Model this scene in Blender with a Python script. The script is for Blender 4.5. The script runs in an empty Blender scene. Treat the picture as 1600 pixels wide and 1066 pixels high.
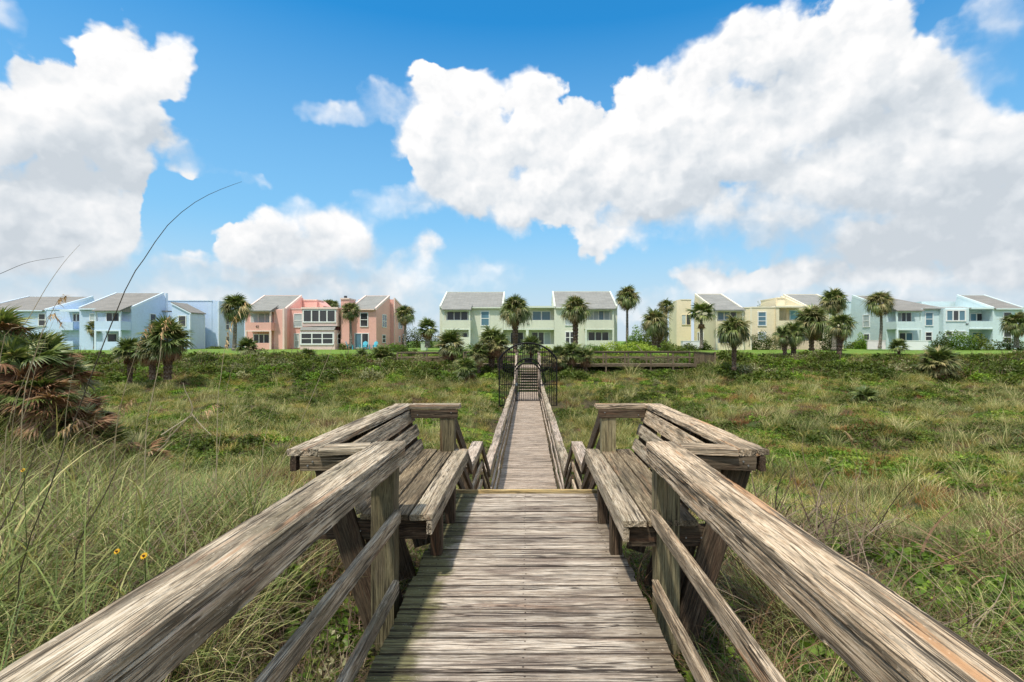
import bpy, bmesh, math, random
import numpy as np
from mathutils import Vector, Matrix, Euler, Quaternion

PI = math.pi
scene = bpy.context.scene
COL = scene.collection

# ------------------------------------------------------------------ camera
cam_d = bpy.data.cameras.new("camera")
cam = bpy.data.objects.new("camera", cam_d)
COL.objects.link(cam)
cam.location = (0, 0, 1.6)
cam.rotation_euler = (PI / 2, 0, 0)
cam_d.sensor_width = 36.0
cam_d.lens = 18.0
cam_d.shift_x = -25.0 / 1600.0
cam_d.clip_start = 0.05
cam_d.clip_end = 6000
scene.camera = cam

# ------------------------------------------------------------------ exposure
scene.view_settings.view_transform = 'Standard'
scene.view_settings.look = 'None'
scene.view_settings.exposure = 0.45
scene.view_settings.gamma = 1.0
scene.view_settings.use_curve_mapping = False
scene.cycles.max_bounces = 6
scene.cycles.diffuse_bounces = 3
scene.cycles.transparent_max_bounces = 6

# ------------------------------------------------------------------ sun
SUN_DIR = Vector((-0.23, -0.40, 1.0)).normalized()      # towards the sun
SUN_EL = math.asin(SUN_DIR.z)
SUN_AZ = math.atan2(SUN_DIR.x, SUN_DIR.y)
sun_d = bpy.data.lights.new("sun", 'SUN')
sun_d.energy = 3.3
sun_d.angle = math.radians(2.2)
sun_d.color = (1.0, 0.93, 0.82)
sun = bpy.data.objects.new("sun", sun_d)
sun.rotation_euler = SUN_DIR.to_track_quat('Z', 'Y').to_euler()
sun.location = (0, 0, 60)
COL.objects.link(sun)


# ------------------------------------------------------------------ node helper
class G:
    """terse node builder"""
    def __init__(s, nt):
        s.nt = nt; s.N = nt.nodes; s.L = nt.links

    def put(s, sock, v):
        if v is None: return
        if isinstance(v, bpy.types.NodeSocket): s.L.new(v, sock)
        else:
            try: sock.default_value = v
            except Exception:
                if hasattr(sock.default_value, '__len__'):
                    n = len(sock.default_value)
                    if hasattr(v, '__len__'): sock.default_value = (tuple(v) + (1.0,))[:n]
                    else: sock.default_value = (v,) * n
                else: raise

    def n(s, t, props=None, **inp):
        nd = s.N.new(t)
        for k, v in (props or {}).items(): setattr(nd, k, v)
        for k, v in inp.items():
            key = int(k[1:]) if k[0] == 'i' and k[1:].isdigit() else k.replace('_', ' ')
            s.put(nd.inputs[key], v)
        return nd

    def m(s, op, a, b=None, c=None, clamp=False):
        nd = s.n('ShaderNodeMath', {'operation': op, 'use_clamp': clamp}, i0=a)
        if b is not None: s.put(nd.inputs[1], b)
        if c is not None: s.put(nd.inputs[2], c)
        return nd.outputs[0]

    def v(s, op, a, b=None, out=0):
        nd = s.n('ShaderNodeVectorMath', {'operation': op}, i0=a)
        if b is not None: s.put(nd.inputs[3 if op == 'SCALE' else 1], b)
        return nd.outputs[out]

    def comb(s, x, y, z):
        return s.n('ShaderNodeCombineXYZ', None, i0=x, i1=y, i2=z).outputs[0]

    def sep(s, a):
        return s.n('ShaderNodeSeparateXYZ', None, i0=a).outputs

    def noise(s, vec, scale, detail=4, rough=0.5, dist=0.0, out=0, dim='3D', lac=2.0):
        nd = s.n('ShaderNodeTexNoise', {'noise_dimensions': dim}, Vector=vec, Scale=scale, Detail=detail,
                 Roughness=rough, Distortion=dist, Lacunarity=lac)
        return nd.outputs[out]

    def voro(s, vec, scale, feature='F1', out=0, rand=1.0, detail=0.0, dim='3D'):
        nd = s.n('ShaderNodeTexVoronoi', {'feature': feature, 'voronoi_dimensions': dim}, Vector=vec, Scale=scale, Randomness=rand, Detail=detail)
        return nd.outputs[out]

    def mr(s, val, a, b, c=0.0, d=1.0, mode='SMOOTHSTEP'):
        nd = s.n('ShaderNodeMapRange', {'interpolation_type': mode}, i0=val, i1=a, i2=b, i3=c, i4=d)
        return nd.outputs[0]

    def mix(s, f, a, b, blend='MIX'):
        nd = s.N.new('ShaderNodeMix'); nd.data_type = 'RGBA'; nd.blend_type = blend
        s.put(nd.inputs[0], f); s.put(nd.inputs[6], a); s.put(nd.inputs[7], b)
        return nd.outputs[2]

    def mixf(s, f, a, b):
        nd = s.N.new('ShaderNodeMix'); nd.data_type = 'FLOAT'
        s.put(nd.inputs[0], f); s.put(nd.inputs[2], a); s.put(nd.inputs[3], b)
        return nd.outputs[0]

    def ramp(s, f, stops, interp='LINEAR'):
        nd = s.N.new('ShaderNodeValToRGB'); cr = nd.color_ramp; cr.interpolation = interp
        while len(cr.elements) < len(stops): cr.elements.new(0.5)
        for e, (p, c) in zip(cr.elements, stops):
            e.position = p; e.color = tuple(c) + (1.0,) if len(c) == 3 else c
        s.put(nd.inputs[0], f)
        return nd.outputs[0]


# ------------------------------------------------------------------ world: sky and cumulus clouds by direction
def build_world():
    w = bpy.data.worlds.new("World"); scene.world = w
    w.use_nodes = True
    g = G(w.node_tree); g.N.clear()
    dirv = g.n('ShaderNodeTexCoord').outputs['Generated']
    sky = g.n('ShaderNodeTexSky', {'sky_type': 'NISHITA', 'sun_disc': False, 'sun_elevation': SUN_EL,
                                   'sun_rotation': SUN_AZ, 'altitude': 0.0, 'air_density': 1.0,
                                   'dust_density': 0.6, 'ozone_density': 2.5}).outputs[0]
    x, y, z = g.sep(dirv)[:3]
    az = g.m('ARCTAN2', x, y)
    hor = g.m('SQRT', g.m('ADD', g.m('MULTIPLY', x, x), g.m('MULTIPLY', y, y)))
    el = g.m('DIVIDE', z, g.m('MAXIMUM', hor, 0.02))
    p0 = g.comb(az, el, 0.0)

    # cumulus masses: azimuth / elevation centres and radii measured in the photograph (px, py, rx, ry, strength)
    blobs = [
        (195, 105, 88, 66, 1.1), (105, 150, 70, 50, 1.0), (55, 195, 110, 68, 1.1), (150, 195, 130, 72, 1.1), (262, 112, 36, 50, .9),
        (70, 300, 135, 80, 1.1), (125, 325, 82, 72, 1.1), (75, 400, 140, 70, 1.1), (250, 450, 170, 34, .5),
        (190, 265, 46, 50, .9), (185, 355, 44, 50, 1.0), (470, 440, 180, 46, 1.0), (640, 450, 60, 40, .8), (300, 470, 150, 30, .8), (1420, 465, 280, 30, .85), (780, 235, 60, 60, 1.1), (1240, 90, 60, 60, .9), (1370, 200, 120, 80, 1.1), (1000, 160, 60, 50, .9), (950, 210, 50, 40, .9), (850, 190, 44, 34, .9), (5, 22, 36, 26, .55), (518, 181, 46, 16, .6), (602, 160, 30, 24, .5), (312, 250, 32, 12, .55),
        (462, 318, 18, 11, .35), (380, 285, 14, 8, .3), (470, 395, 130, 55, 1.1), (525, 358, 66, 30, 1.0), (392, 392, 55, 36, 1.0),
        (560, 400, 44, 50, .9), (560, 445, 150, 34, .7), (662, 418, 26, 40, .8), (620, 440, 80, 36, .8), (768, 432, 42, 26, .55),
        (590, 322, 34, 24, .45), (640, 318, 30, 20, .4),
        (690, 150, 62, 40, 1.1), (750, 160, 70, 48, 1.1), (838, 138, 38, 40, 1.0), (700, 215, 78, 46, 1.1), (735, 290, 92, 56, 1.1),
        (880, 240, 92, 56, 1.1), (850, 305, 120, 56, 1.1), (960, 260, 92, 64, 1.1), (960, 355, 58, 44, .8), (1040, 300, 140, 76, 1.1),
        (1050, 165, 92, 74, 1.1), (1015, 215, 60, 60, 1.0), (1120, 110, 66, 64, 1.1), (1190, 85, 78, 70, 1.1), (1160, 200, 150, 110, 1.2),
        (1355, 70, 78, 72, 1.1), (1400, 110, 92, 72, 1.1), (1290, 150, 150, 100, 1.2), (1440, 150, 84, 84, 1.1), (1470, 240, 120, 88, 1.2),
        (1560, 260, 90, 72, 1.1), (1330, 280, 240, 100, 1.2), (1560, 350, 110, 80, 1.1), (1400, 370, 240, 56, .9), (1180, 350, 100, 44, .7),
        (1700, 330, 130, 120, 1.1), (1250, 330, 160, 70, 1.0), (1130, 330, 90, 50, .9), (1020, 250, 90, 90, 1.1), (1480, 160, 80, 80, 1.0), (1105, 445, 52, 26, .9), (1230, 440, 96, 28, .8), (1400, 425, 160, 34, .8), (1560, 430, 110, 40, .8),
        (1000, 478, 60, 18, .4), (160, 140, 60, 40, 1.0), (100, 470, 220, 40, .8), (400, 470, 240, 26, .7), (1250, 480, 260, 20, .5), (890, 200, 40, 40, .9), (650, 180, 34, 34, .9), (1560, 112, 44, 28, .5), (1570, 25, 44, 36, .4), (-90, 240, 130, 120, 1.1), (-80, 400, 120, 90, 1.0),
    ]

    greys = [
        (150, 245, 120, 40, .55), (50, 260, 90, 50, .5), (235, 200, 50, 40, .35), (55, 350, 90, 60, .55), (230, 450, 200, 60, .4),
        (500, 410, 120, 34, .40), (430, 440, 120, 40, .35), (560, 450, 90, 30, .35), (760, 330, 110, 22, .25), (690, 300, 40, 30, .2),
        (1160, 285, 90, 26, .75), (1385, 190, 84, 34, .75), (1200, 130, 66, 44, .35), (1440, 120, 60, 36, .3), (1360, 350, 200, 44, .80),
        (1500, 330, 120, 40, .5), (1520, 390, 130, 34, .65), (1250, 390, 130, 30, .55), (1040, 340, 90, 22, .3), (950, 300, 60, 26, .3), (1050, 240, 50, 30, .2),
        (1300, 480, 240, 24, .30), (1500, 470, 180, 20, .3), (1600, 240, 60, 30, .3),
    ]

    # the wide shapes of the clouds: sums of products of one curve over azimuth and one over elevation
    A0, A1, E0, E1 = -1.15, 1.15, -0.10, 1.05
    aa = np.linspace(A0, A1, 257)[:, None]; ee = np.linspace(E0, E1, 201)[None, :]

    def conv(cx, cy, rx, ry, k=1.08):
        u = (cx - 825) / 800.0; vv = (533 - cy) / 800.0
        return math.atan(u), vv / math.sqrt(1 + u * u), rx / 800.0 / (1 + u * u) * k, ry / 800.0 / math.sqrt(1 + u * u) * k

    def field(A, E):
        acc = None
        for (cx, cy, rx, ry, am) in blobs:
            a, e, ra, re = conv(cx, cy, rx, ry)
            f = am * (1 - np.sqrt(((A - a) / ra) ** 2 + ((E - e) / re) ** 2))
            acc = np.exp(f / 0.07) if acc is None else acc + np.exp(np.clip(f, -1.6, 9) / 0.07)
        return np.clip(0.07 * np.log(acc + 1e-9), -0.9, 0.9)
    F = field(aa, ee)
    Fu = field(aa - 0.03, ee + 0.09)
    S = 0.56 + 0.26 * np.clip(F - Fu, -0.8, 0.8)
    for (cx, cy, rx, ry, am) in greys:
        a, e, ra, re = conv(cx, cy, rx, ry, 1.3)
        S = S - 0.62 * am * np.exp(-(((aa - a) / ra) ** 2 + ((ee - e) / re) ** 2))
    S = np.clip(S, 0.02, 1.0)

    W = np.zeros_like(F)                       # how wispy an edge is
    for (cx, cy, rx, ry, am) in blobs:
        if am < 0.75:
            a, e, ra, re = conv(cx, cy, rx, ry, 1.5)
            W = np.maximum(W, 0.75 * np.exp(-(((aa - a) / ra) ** 2 + ((ee - e) / re) ** 2) ** 2))

    def curves(q, fac_sock, cols):
        """RGB curve nodes holding the given columns (x 0..1 -> 0..1)"""
        outs = []
        for j in range(0, cols.shape[1], 3):
            nd = q.N.new('ShaderNodeRGBCurve')
            mp = nd.mapping; mp.use_clip = False
            for ch in range(3):
                c = mp.curves[ch]
                ys = cols[:, j + ch] if j + ch < cols.shape[1] else cols[:, 0] * 0 + 0.5
                n = len(ys)
                xs = np.linspace(0, 1, n)
                c.points[0].location = (0, float(ys[0])); c.points[1].location = (1, float(ys[-1]))
                for i in range(1, n - 1): c.points.new(float(xs[i]), float(ys[i]))
            mp.update()
            q.put(nd.inputs[1], fac_sock)
            outs.append(nd.outputs[0])
        return outs

    def low_rank(q, P, M, rank):
        """node value of the table M(azimuth, elevation) at P"""
        off = float(M.mean()); U, s, Vt = np.linalg.svd(M - off, full_matrices=False)
        Fa = U[:, :rank] * np.sqrt(s[:rank]); Ge = Vt[:rank].T * np.sqrt(s[:rank])
        ka = np.abs(Fa).max(0) * 2.02; ke = np.abs(Ge).max(0) * 2.02
        Fa = Fa / ka + 0.5; Ge = Ge / ke + 0.5
        sx, sy, _ = q.sep(P)[:3]
        ta = q.m('DIVIDE', q.m('SUBTRACT', sx, A0), A1 - A0, clamp=True)
        te = q.m('DIVIDE', q.m('SUBTRACT', sy, E0), E1 - E0, clamp=True)
        step = 3
        ca = curves(q, q.comb(ta, ta, ta), Fa[::4]); ce = curves(q, q.comb(te, te, te), Ge[::4])
        tot = off
        for j in range(0, rank, 3):
            k = tuple(float(ka[i] * ke[i]) for i in range(j, j + 3))
            l = q.v('MULTIPLY', q.v('SUBTRACT', ca[j // 3], (.5, .5, .5)), k)
            r = q.v('SUBTRACT', ce[j // 3], (.5, .5, .5))
            tot = q.m('ADD', q.v('DOT_PRODUCT', l, r, out=1), tot)
        return tot

    q = g
    wn = q.v('SUBTRACT', q.noise(p0, 6.0, 2, 0.55, out=1, dim='2D'), (0.5, 0.5, 0.5))
    PW = q.v('ADD', p0, q.v('SCALE', wn, 0.085))
    wn2 = q.v('SUBTRACT', q.noise(p0, 26.0, 2, 0.6, out=1, dim='2D'), (0.5, 0.5, 0.5))
    PW2 = q.v('ADD', PW, q.v('SCALE', wn2, 0.030))
    lowf = g.m('ADD', low_rank(q, PW2, F, 18), 0.13)
    sx, sy, sz = q.sep(p0)[:3]
    outm = q.m('MAXIMUM', q.mr(q.m('ABSOLUTE', sx), 0.84, 1.0), q.mr(sy, 0.60, 0.8))
    cover = q.m('MULTIPLY', q.m('SUBTRACT', q.noise(q.v('MULTIPLY', PW, (1.0, 1.5, 1.0)), 2.3, 3, 0.5, dim='2D'), 0.41), 5.0)  # clouds outside the view, cover set denser for more ambient fill
    lowf = q.mixf(outm, lowf, cover)

    def detail(vec):
        bil = q.voro(q.v('ADD', vec, q.v('SCALE', wn2, 0.045)), 13.0, 'SMOOTH_F1', detail=2.0, dim='2D')
        fb = q.noise(vec, 11.0, 6, 0.62, dim='2D')
        return q.m('ADD', q.m('MULTIPLY', q.m('SUBTRACT', 0.42, bil), 0.50), q.m('MULTIPLY', q.m('SUBTRACT', fb, 0.5), 0.62))
    d0 = detail(p0)
    d1 = detail(g.v('ADD', p0, (-0.012, 0.020, 0.0)))
    D0 = g.m('ADD', lowf, d0)
    soft = g.noise(p0, 4.0, 3, 0.5, dim='2D')
    edge = g.m('ADD', g.mr(soft, 0.33, 0.62, 0.12, 0.48), low_rank(q, p0, W, 9))
    alpha = g.mr(g.m('DIVIDE', D0, edge), -0.2, 1.0)
    shade = g.mixf(outm, low_rank(q, PW, S, 18), 0.6)
    lit = g.m('ADD', shade, g.m('MULTIPLY', g.m('SUBTRACT', d0, d1), 1.05))
    lit = g.m('ADD', lit, g.m('MULTIPLY', g.m('SUBTRACT', g.noise(p0, 5.0, 3, 0.6, dim='2D'), 0.5), 0.30))
    ccol = g.ramp(lit, [(0.0, (0.60, 0.655, 0.71)), (0.22, (0.70, 0.745, 0.79)), (0.45, (0.83, 0.855, 0.88)), (0.68, (0.95, 0.95, 0.955)), (0.92, (1.05, 1.04, 1.03))])
    skyc = g.v('SCALE', sky, SKY_STRENGTH)
    hs = g.v('MULTIPLY', skyc, (0.18, 1.06, 1.42))
    hazec = g.mix(g.mr(el, -0.02, 0.62, 0.93, 0.0, 'LINEAR'), hs, (0.38, 0.62, 0.80, 1.0))
    hazec = g.mix(g.mr(el, -0.02, 0.24, 0.85, 0.0), hazec, (0.68, 0.75, 0.82, 1.0))
    colr = g.v('SCALE', g.mix(alpha, hazec, ccol), 0.75)
    bg = g.n('ShaderNodeBackground', None, Color=colr, Strength=1.0)
    out = g.N.new('ShaderNodeOutputWorld')
    g.L.new(bg.outputs[0], out.inputs[0])
    w.cycles.sampling_method = 'MANUAL'
    w.cycles.sample_map_resolution = 512


SKY_STRENGTH = 0.15
build_world()


# ------------------------------------------------------------------ object helpers
def tag(o, label=None, cat=None, group=None, kind=None):
    if label: o['label'] = label
    if cat: o['category'] = cat
    if group: o['group'] = group
    if kind: o['kind'] = kind
    return o


def empty(name, loc=(0, 0, 0), label=None, cat=None, group=None):
    o = bpy.data.objects.new(name, None); COL.objects.link(o)
    o.location = loc; o.empty_display_size = 0.2
    return tag(o, label, cat, group)


def link(name, me, parent=None, loc=None, mat3=None):
    """an object for mesh me at a WORLD place; parents here are never rotated or scaled unless stated"""
    o = bpy.data.objects.new(name, me); COL.objects.link(o)
    M = (mat3.to_4x4() if mat3 is not None else Matrix.Identity(4))
    if loc is not None: M = Matrix.Translation(loc) @ M
    if parent is not None:
        o.parent = parent
        M = Matrix.Translation(-world_loc(parent)) @ M
    o.matrix_basis = M
    return o


def world_loc(o):
    v = Vector(o.location); p = o.parent
    while p is not None:
        v = v + Vector(p.location); p = p.parent
    return v


def mesh_from(name, V, F, mats, midx=None, smooth=False):
    me = bpy.data.meshes.new(name)
    me.from_pydata([tuple(v) for v in V], [], F)
    for m in (mats if isinstance(mats, (list, tuple)) else [mats]): me.materials.append(m)
    if midx is not None: me.polygons.foreach_set('material_index', midx)
    if smooth: me.polygons.foreach_set('use_smooth', [True] * len(me.polygons))
    me.update()
    return me


class MB:
    """collects simple solids into one mesh (world coordinates)"""
    def __init__(s): s.V = []; s.F = []; s.M = []

    def add(s, V, F, m=0):
        b = len(s.V); s.V += [tuple(v) for v in V]
        s.F += [tuple(i + b for i in f) for f in F]; s.M += [m] * len(F)

    def box(s, x0, x1, y0, y1, z0, z1, m=0):
        if x0 > x1: x0, x1 = x1, x0
        if y0 > y1: y0, y1 = y1, y0
        if z0 > z1: z0, z1 = z1, z0
        V = [(x, y, z) for z in (z0, z1) for y in (y0, y1) for x in (x0, x1)]
        s.add(V, [(0, 2, 3, 1), (4, 5, 7, 6), (0, 1, 5, 4), (2, 6, 7, 3), (0, 4, 6, 2), (1, 3, 7, 5)], m)
        return s

    def prism(s, poly, ax, t0, t1, m=0):
        """poly: 2D points; ax: 'x' extrudes along x (poly = y,z), 'y' along y (poly = x,z), 'z' along z"""
        n = len(poly)
        def mk(p, t): return {'x': (t, p[0], p[1]), 'y': (p[0], t, p[1]), 'z': (p[0], p[1], t)}[ax]
        V = [mk(p, t0) for p in poly] + [mk(p, t1) for p in poly]
        F = [tuple(range(n))[::-1], tuple(range(n, 2 * n))] + [(i, (i + 1) % n, n + (i + 1) % n, n + i) for i in range(n)]
        s.add(V, F, m); return s

    def tube(s, path, rad, n=6, m=0, cap=True):
        path = [Vector(p) for p in path]; k = len(path)
        rad = rad if hasattr(rad, '__len__') else [rad] * k
        V = []; F = []; ref = Vector((0.31, 0.17, 0.93))
        for i, p in enumerate(path):
            t = (path[min(i + 1, k - 1)] - path[max(i - 1, 0)]).normalized()
            a = t.cross(ref)
            if a.length < 1e-3: a = t.cross(Vector((1, 0, 0)))
            a.normalize(); b = t.cross(a)
            for j in range(n):
                th = 2 * PI * j / n
                V.append(p + (a * math.cos(th) + b * math.sin(th)) * rad[i])
        for i in range(k - 1):
            for j in range(n):
                F.append((i * n + j, i * n + (j + 1) % n, (i + 1) * n + (j + 1) % n, (i + 1) * n + j))
        if cap: F += [tuple(range(n))[::-1], tuple(range((k - 1) * n, k * n))]
        s.add(V, F, m); return s

    def build(s, name, mats, parent=None, smooth=False):
        pl = world_loc(parent) if parent is not None else Vector((0, 0, 0))
        V = [(v[0] - pl.x, v[1] - pl.y, v[2] - pl.z) for v in s.V]
        me = mesh_from(name, V, s.F, mats, s.M, smooth)
        bm = bmesh.new(); bm.from_mesh(me); bmesh.ops.recalc_face_normals(bm, faces=bm.faces); bm.to_mesh(me); bm.free()
        o = bpy.data.objects.new(name, me); COL.objects.link(o)
        if parent is not None: o.parent = parent
        return o


def PX(px, Y): return (px - 825.0) / 800.0 * Y
def PZ(py, Y): return 1.6 - (py - 533.0) / 800.0 * Y


# ------------------------------------------------------------------ smooth value noise in numpy
def vnoise(x, y, seed=0):
    x = np.asarray(x, float); y = np.asarray(y, float)
    xi = np.floor(x).astype(np.int64); yi = np.floor(y).astype(np.int64)
    fx = x - xi; fy = y - yi
    fx = fx * fx * (3 - 2 * fx); fy = fy * fy * (3 - 2 * fy)
    def h(a, b):
        n = (a * 374761393 + b * 668265263 + seed * 1442695041) & 0x7fffffff
        n = (n ^ (n >> 13)) * 1274126177 & 0x7fffffff
        n = n ^ (n >> 16)
        return (n & 0xffff) / 65535.0
    return ((h(xi, yi) * (1 - fx) + h(xi + 1, yi) * fx) * (1 - fy) + (h(xi, yi + 1) * (1 - fx) + h(xi + 1, yi + 1) * fx) * fy)


def fbm(x, y, seed=0, oct=4, rough=0.5):
    t = 0; a = 1; s = 0
    for i in range(oct):
        t = t + a * vnoise(x * 2 ** i, y * 2 ** i, seed + i * 17); s += a; a *= rough
    return t / s


# ------------------------------------------------------------------ materials
def new_mat(name):
    m = bpy.data.materials.new(name); m.use_nodes = True
    g = G(m.node_tree); g.N.clear()
    out = g.N.new('ShaderNodeOutputMaterial')
    b = g.N.new('ShaderNodeBsdfPrincipled')
    g.L.new(b.outputs[0], out.inputs[0])
    b.inputs['Roughness'].default_value = 0.8
    b.inputs['Specular IOR Level'].default_value = 0.25
    return m, g, b


def bump(g, b, h, dist=0.01, strength=1.0):
    nd = g.n('ShaderNodeBump', None, Strength=strength, Distance=dist, Height=h)
    g.L.new(nd.outputs[0], b.inputs['Normal'])


def wood(name, stops, warm=(0.30, 0.15, 0.075), warm_amt=0.5, dark=(0.042, 0.033, 0.021), dark_amt=1.0,
         green=(0.10, 0.105, 0.035), green_amt=0.0, scale=1.0, moss=False, bright=1.0, contrast=1.0, crack=1.0):
    """weathered timber; the grain runs along the object's own x axis"""
    m, g, b = new_mat(name)
    co = g.n('ShaderNodeTexCoord').outputs['Object']
    rnd = g.n('ShaderNodeObjectInfo').outputs['Random']
    off = g.comb(g.m('MULTIPLY', rnd, 37.0), g.m('MULTIPLY', rnd, 91.0), g.m('MULTIPLY', rnd, 53.0))
    P = g.v('ADD', g.v('SCALE', co, scale), off)
    # knots push the grain aside
    kd = g.voro(g.v('MULTIPLY', P, (1.7, 7.0, 7.0)), 1.0, 'F1')
    kpush = g.m('MULTIPLY', g.mr(kd, 0.0, 0.42, 1.0, 0.0), 0.012)
    wob = g.m('MULTIPLY', g.m('SUBTRACT', g.noise(g.v('MULTIPLY', P, (1.6, 3.0, 3.0)), 1.0, 3, 0.6), 0.5), 0.016)
    px, py, pz = g.sep(P)[:3]
    sh = g.m('ADD', kpush, wob)
    Q = g.comb(px, g.m('ADD', py, sh), g.m('ADD', pz, sh))
    fine = g.noise(g.v('MULTIPLY', Q, (9.0, 200.0, 200.0)), 1.0, 4, 0.75)
    mid = g.noise(g.v('MULTIPLY', Q, (2.8, 66.0, 66.0)), 1.0, 5, 0.70)
    broad = g.noise(g.v('MULTIPLY', Q, (0.9, 9.0, 9.0)), 1.0, 3, 0.5)
    t = g.m('ADD', g.m('MULTIPLY', fine, 0.66), g.m('ADD', g.m('MULTIPLY', mid, 0.26), g.m('MULTIPLY', broad, 0.15)))
    t = g.m('ADD', g.m('MULTIPLY', g.m('SUBTRACT', t, 0.535), 2.7 * contrast), 0.56)
    col = g.ramp(t, stops)
    # stained or bare patches
    rag = g.m('ADD', g.m('MULTIPLY', g.m('SUBTRACT', fine, .5), 0.55), g.m('MULTIPLY', g.m('SUBTRACT', mid, .5), 0.40))
    pat = g.m('ADD', g.noise(g.v('MULTIPLY', P, (1.7, 9.0, 9.0)), 1.0, 3, 0.55), rag)
    pm = g.m('MULTIPLY', g.mr(pat, 0.52, 0.60), dark_amt * 0.72)
    col = g.mix(pm, col, g.mix(fine, tuple(c * 1.0 for c in dark), tuple(c * 4.2 for c in dark)))
    wp = g.m('ADD', g.noise(g.v('MULTIPLY', g.v('ADD', P, (7.0, 3.0, 1.0)), (1.0, 14.0, 14.0)), 1.0, 3, 0.55), g.m('MULTIPLY', rag, .6))
    wm = g.m('MULTIPLY', g.mr(wp, 0.60, 0.68), warm_amt)
    col = g.mix(wm, col, g.mix(mid, tuple(c * 0.7 for c in warm), tuple(c * 1.35 for c in warm)))
    if green_amt > 0:
        gp = g.noise(g.v('MULTIPLY', g.v('ADD', P, (3.0, 9.0, 5.0)), (2.2, 6.0, 6.0)), 1.0, 4, 0.6)
        col = g.mix(g.m('MULTIPLY', g.mr(gp, 0.48, 0.68), green_amt), col, green)
    if moss:
        ox = g.sep(co)[0]
        mn = g.noise(g.v('MULTIPLY', P, (5.0, 5.0, 5.0)), 1.0, 5, 0.65)
        e = g.m('ADD', g.m('MULTIPLY', g.m('ADD', ox, 0.44), -6.5), g.m('MULTIPLY', g.m('SUBTRACT', mn, 0.5), 2.6))
        mm = g.mr(e, 0.1, 1.0)
        col = g.mix(g.m('MULTIPLY', mm, 0.88), col, g.mix(mid, (0.045, 0.050, 0.014), (0.19, 0.18, 0.06)))
        e2 = g.m('ADD', g.m('MULTIPLY', g.m('SUBTRACT', ox, 0.52), 7.0), g.m('MULTIPLY', g.m('SUBTRACT', mn, 0.5), 3.0))
        col = g.mix(g.m('MULTIPLY', g.mr(e2, 0.2, 1.2), 0.55), col, g.mix(mid, (0.07, 0.05, 0.03), (0.20, 0.15, 0.08)))
    fk = g.noise(g.v('MULTIPLY', Q, (42.0, 80.0, 80.0)), 1.0, 3, 0.65)
    flake = g.m('MULTIPLY', g.mr(fk, 0.60, 0.66), g.mr(pat, 0.46, 0.56, 0.15, 0.9))
    col = g.mix(g.m('MULTIPLY', flake, 0.42), col, stops[-2][1])
    if moss:
        # plank edges darkened so the gaps show, and rusted nail heads over the joists
        oxa, oya = g.m('ABSOLUTE', g.sep(co)[0]), g.m('ABSOLUTE', g.sep(co)[1])
        ed = g.mr(g.m('ADD', oya, g.m('MULTIPLY', g.m('SUBTRACT', mid, .5), .02)), 0.058, 0.068, 0.0, 0.75)
        col = g.mix(ed, col, dark)
        ddx = g.m('MINIMUM', oxa, g.m('ABSOLUTE', g.m('SUBTRACT', oxa, 0.63))); ddy = g.m('ABSOLUTE', g.m('SUBTRACT', oya, 0.036))
        nd_ = g.m('SQRT', g.m('ADD', g.m('MULTIPLY', ddx, ddx), g.m('MULTIPLY', ddy, ddy)))
        col = g.mix(g.mr(nd_, 0.0045, 0.0075, 0.85, 0.0), col, (0.035, 0.022, 0.016))
    # fine dark fissures that follow the grain
    fz = g.noise(g.v('MULTIPLY', Q, (1.5, 64.0, 64.0)), 1.0, 2, 0.5)
    fl = g.m('MULTIPLY', g.mr(g.m('ABSOLUTE', g.m('SUBTRACT', fz, 0.5)), 0.016, 0.050, 1.0, 0.0), g.mr(mid, 0.42, 0.62, 0.95, 0.10))
    col = g.mix(g.m('MULTIPLY', fl, 0.80 * crack), col, tuple(c * 1.1 for c in dark))
    # knots and long checks
    kn = g.mr(kd, 0.045, 0.10, 0.85, 0.0)
    col = g.mix(kn, col, tuple(c * 1.3 for c in dark))
    ck = g.noise(g.v('MULTIPLY', Q, (0.6, 26.0, 26.0)), 1.0, 2, 0.5)
    line = g.mr(g.m('ABSOLUTE', g.m('SUBTRACT', ck, 0.5)), 0.010, 0.026, 1.0, 0.0)
    cm = g.m('MULTIPLY', line, g.mr(broad, 0.45, 0.58))
    cm = g.m('MULTIPLY', cm, 0.85 * crack)
    col = g.mix(cm, col, tuple(c * 0.6 for c in dark))
    br = g.m('ADD', g.m('MULTIPLY', rnd, 0.34 * bright), 0.84 * bright)
    col = g.v('SCALE', col, br)
    g.put(b.inputs['Base Color'], col)
    b.inputs['Roughness'].default_value = 0.82
    h = g.m('SUBTRACT', g.m('ADD', g.m('MULTIPLY', fine, 0.5), mid), g.m('ADD', g.m('MULTIPLY', cm, 1.6), g.m('MULTIPLY', fl, .5)))
    bump(g, b, h, 0.006, 1.0)
    return m


def simple(name, col, rough=0.7, var=0.12, scale=3.0, metallic=0.0, spec=0.25, bump_d=0.0, fine=40.0):
    m, g, b = new_mat(name)
    co = g.n('ShaderNodeTexCoord').outputs['Object']
    n1 = g.noise(co, scale, 4, 0.6); n2 = g.noise(co, fine, 3, 0.6)
    f = g.m('ADD', g.m('MULTIPLY', n1, 0.7), g.m('MULTIPLY', n2, 0.3))
    c = g.mix(f, tuple(x * (1 - 2 * var) for x in col), tuple(min(1, x * (1 + 2 * var)) for x in col))
    g.put(b.inputs['Base Color'], c)
    b.inputs['Roughness'].default_value = rough; b.inputs['Metallic'].default_value = metallic
    b.inputs['Specular IOR Level'].default_value = spec
    if bump_d: bump(g, b, n2, bump_d)
    return m


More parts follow.
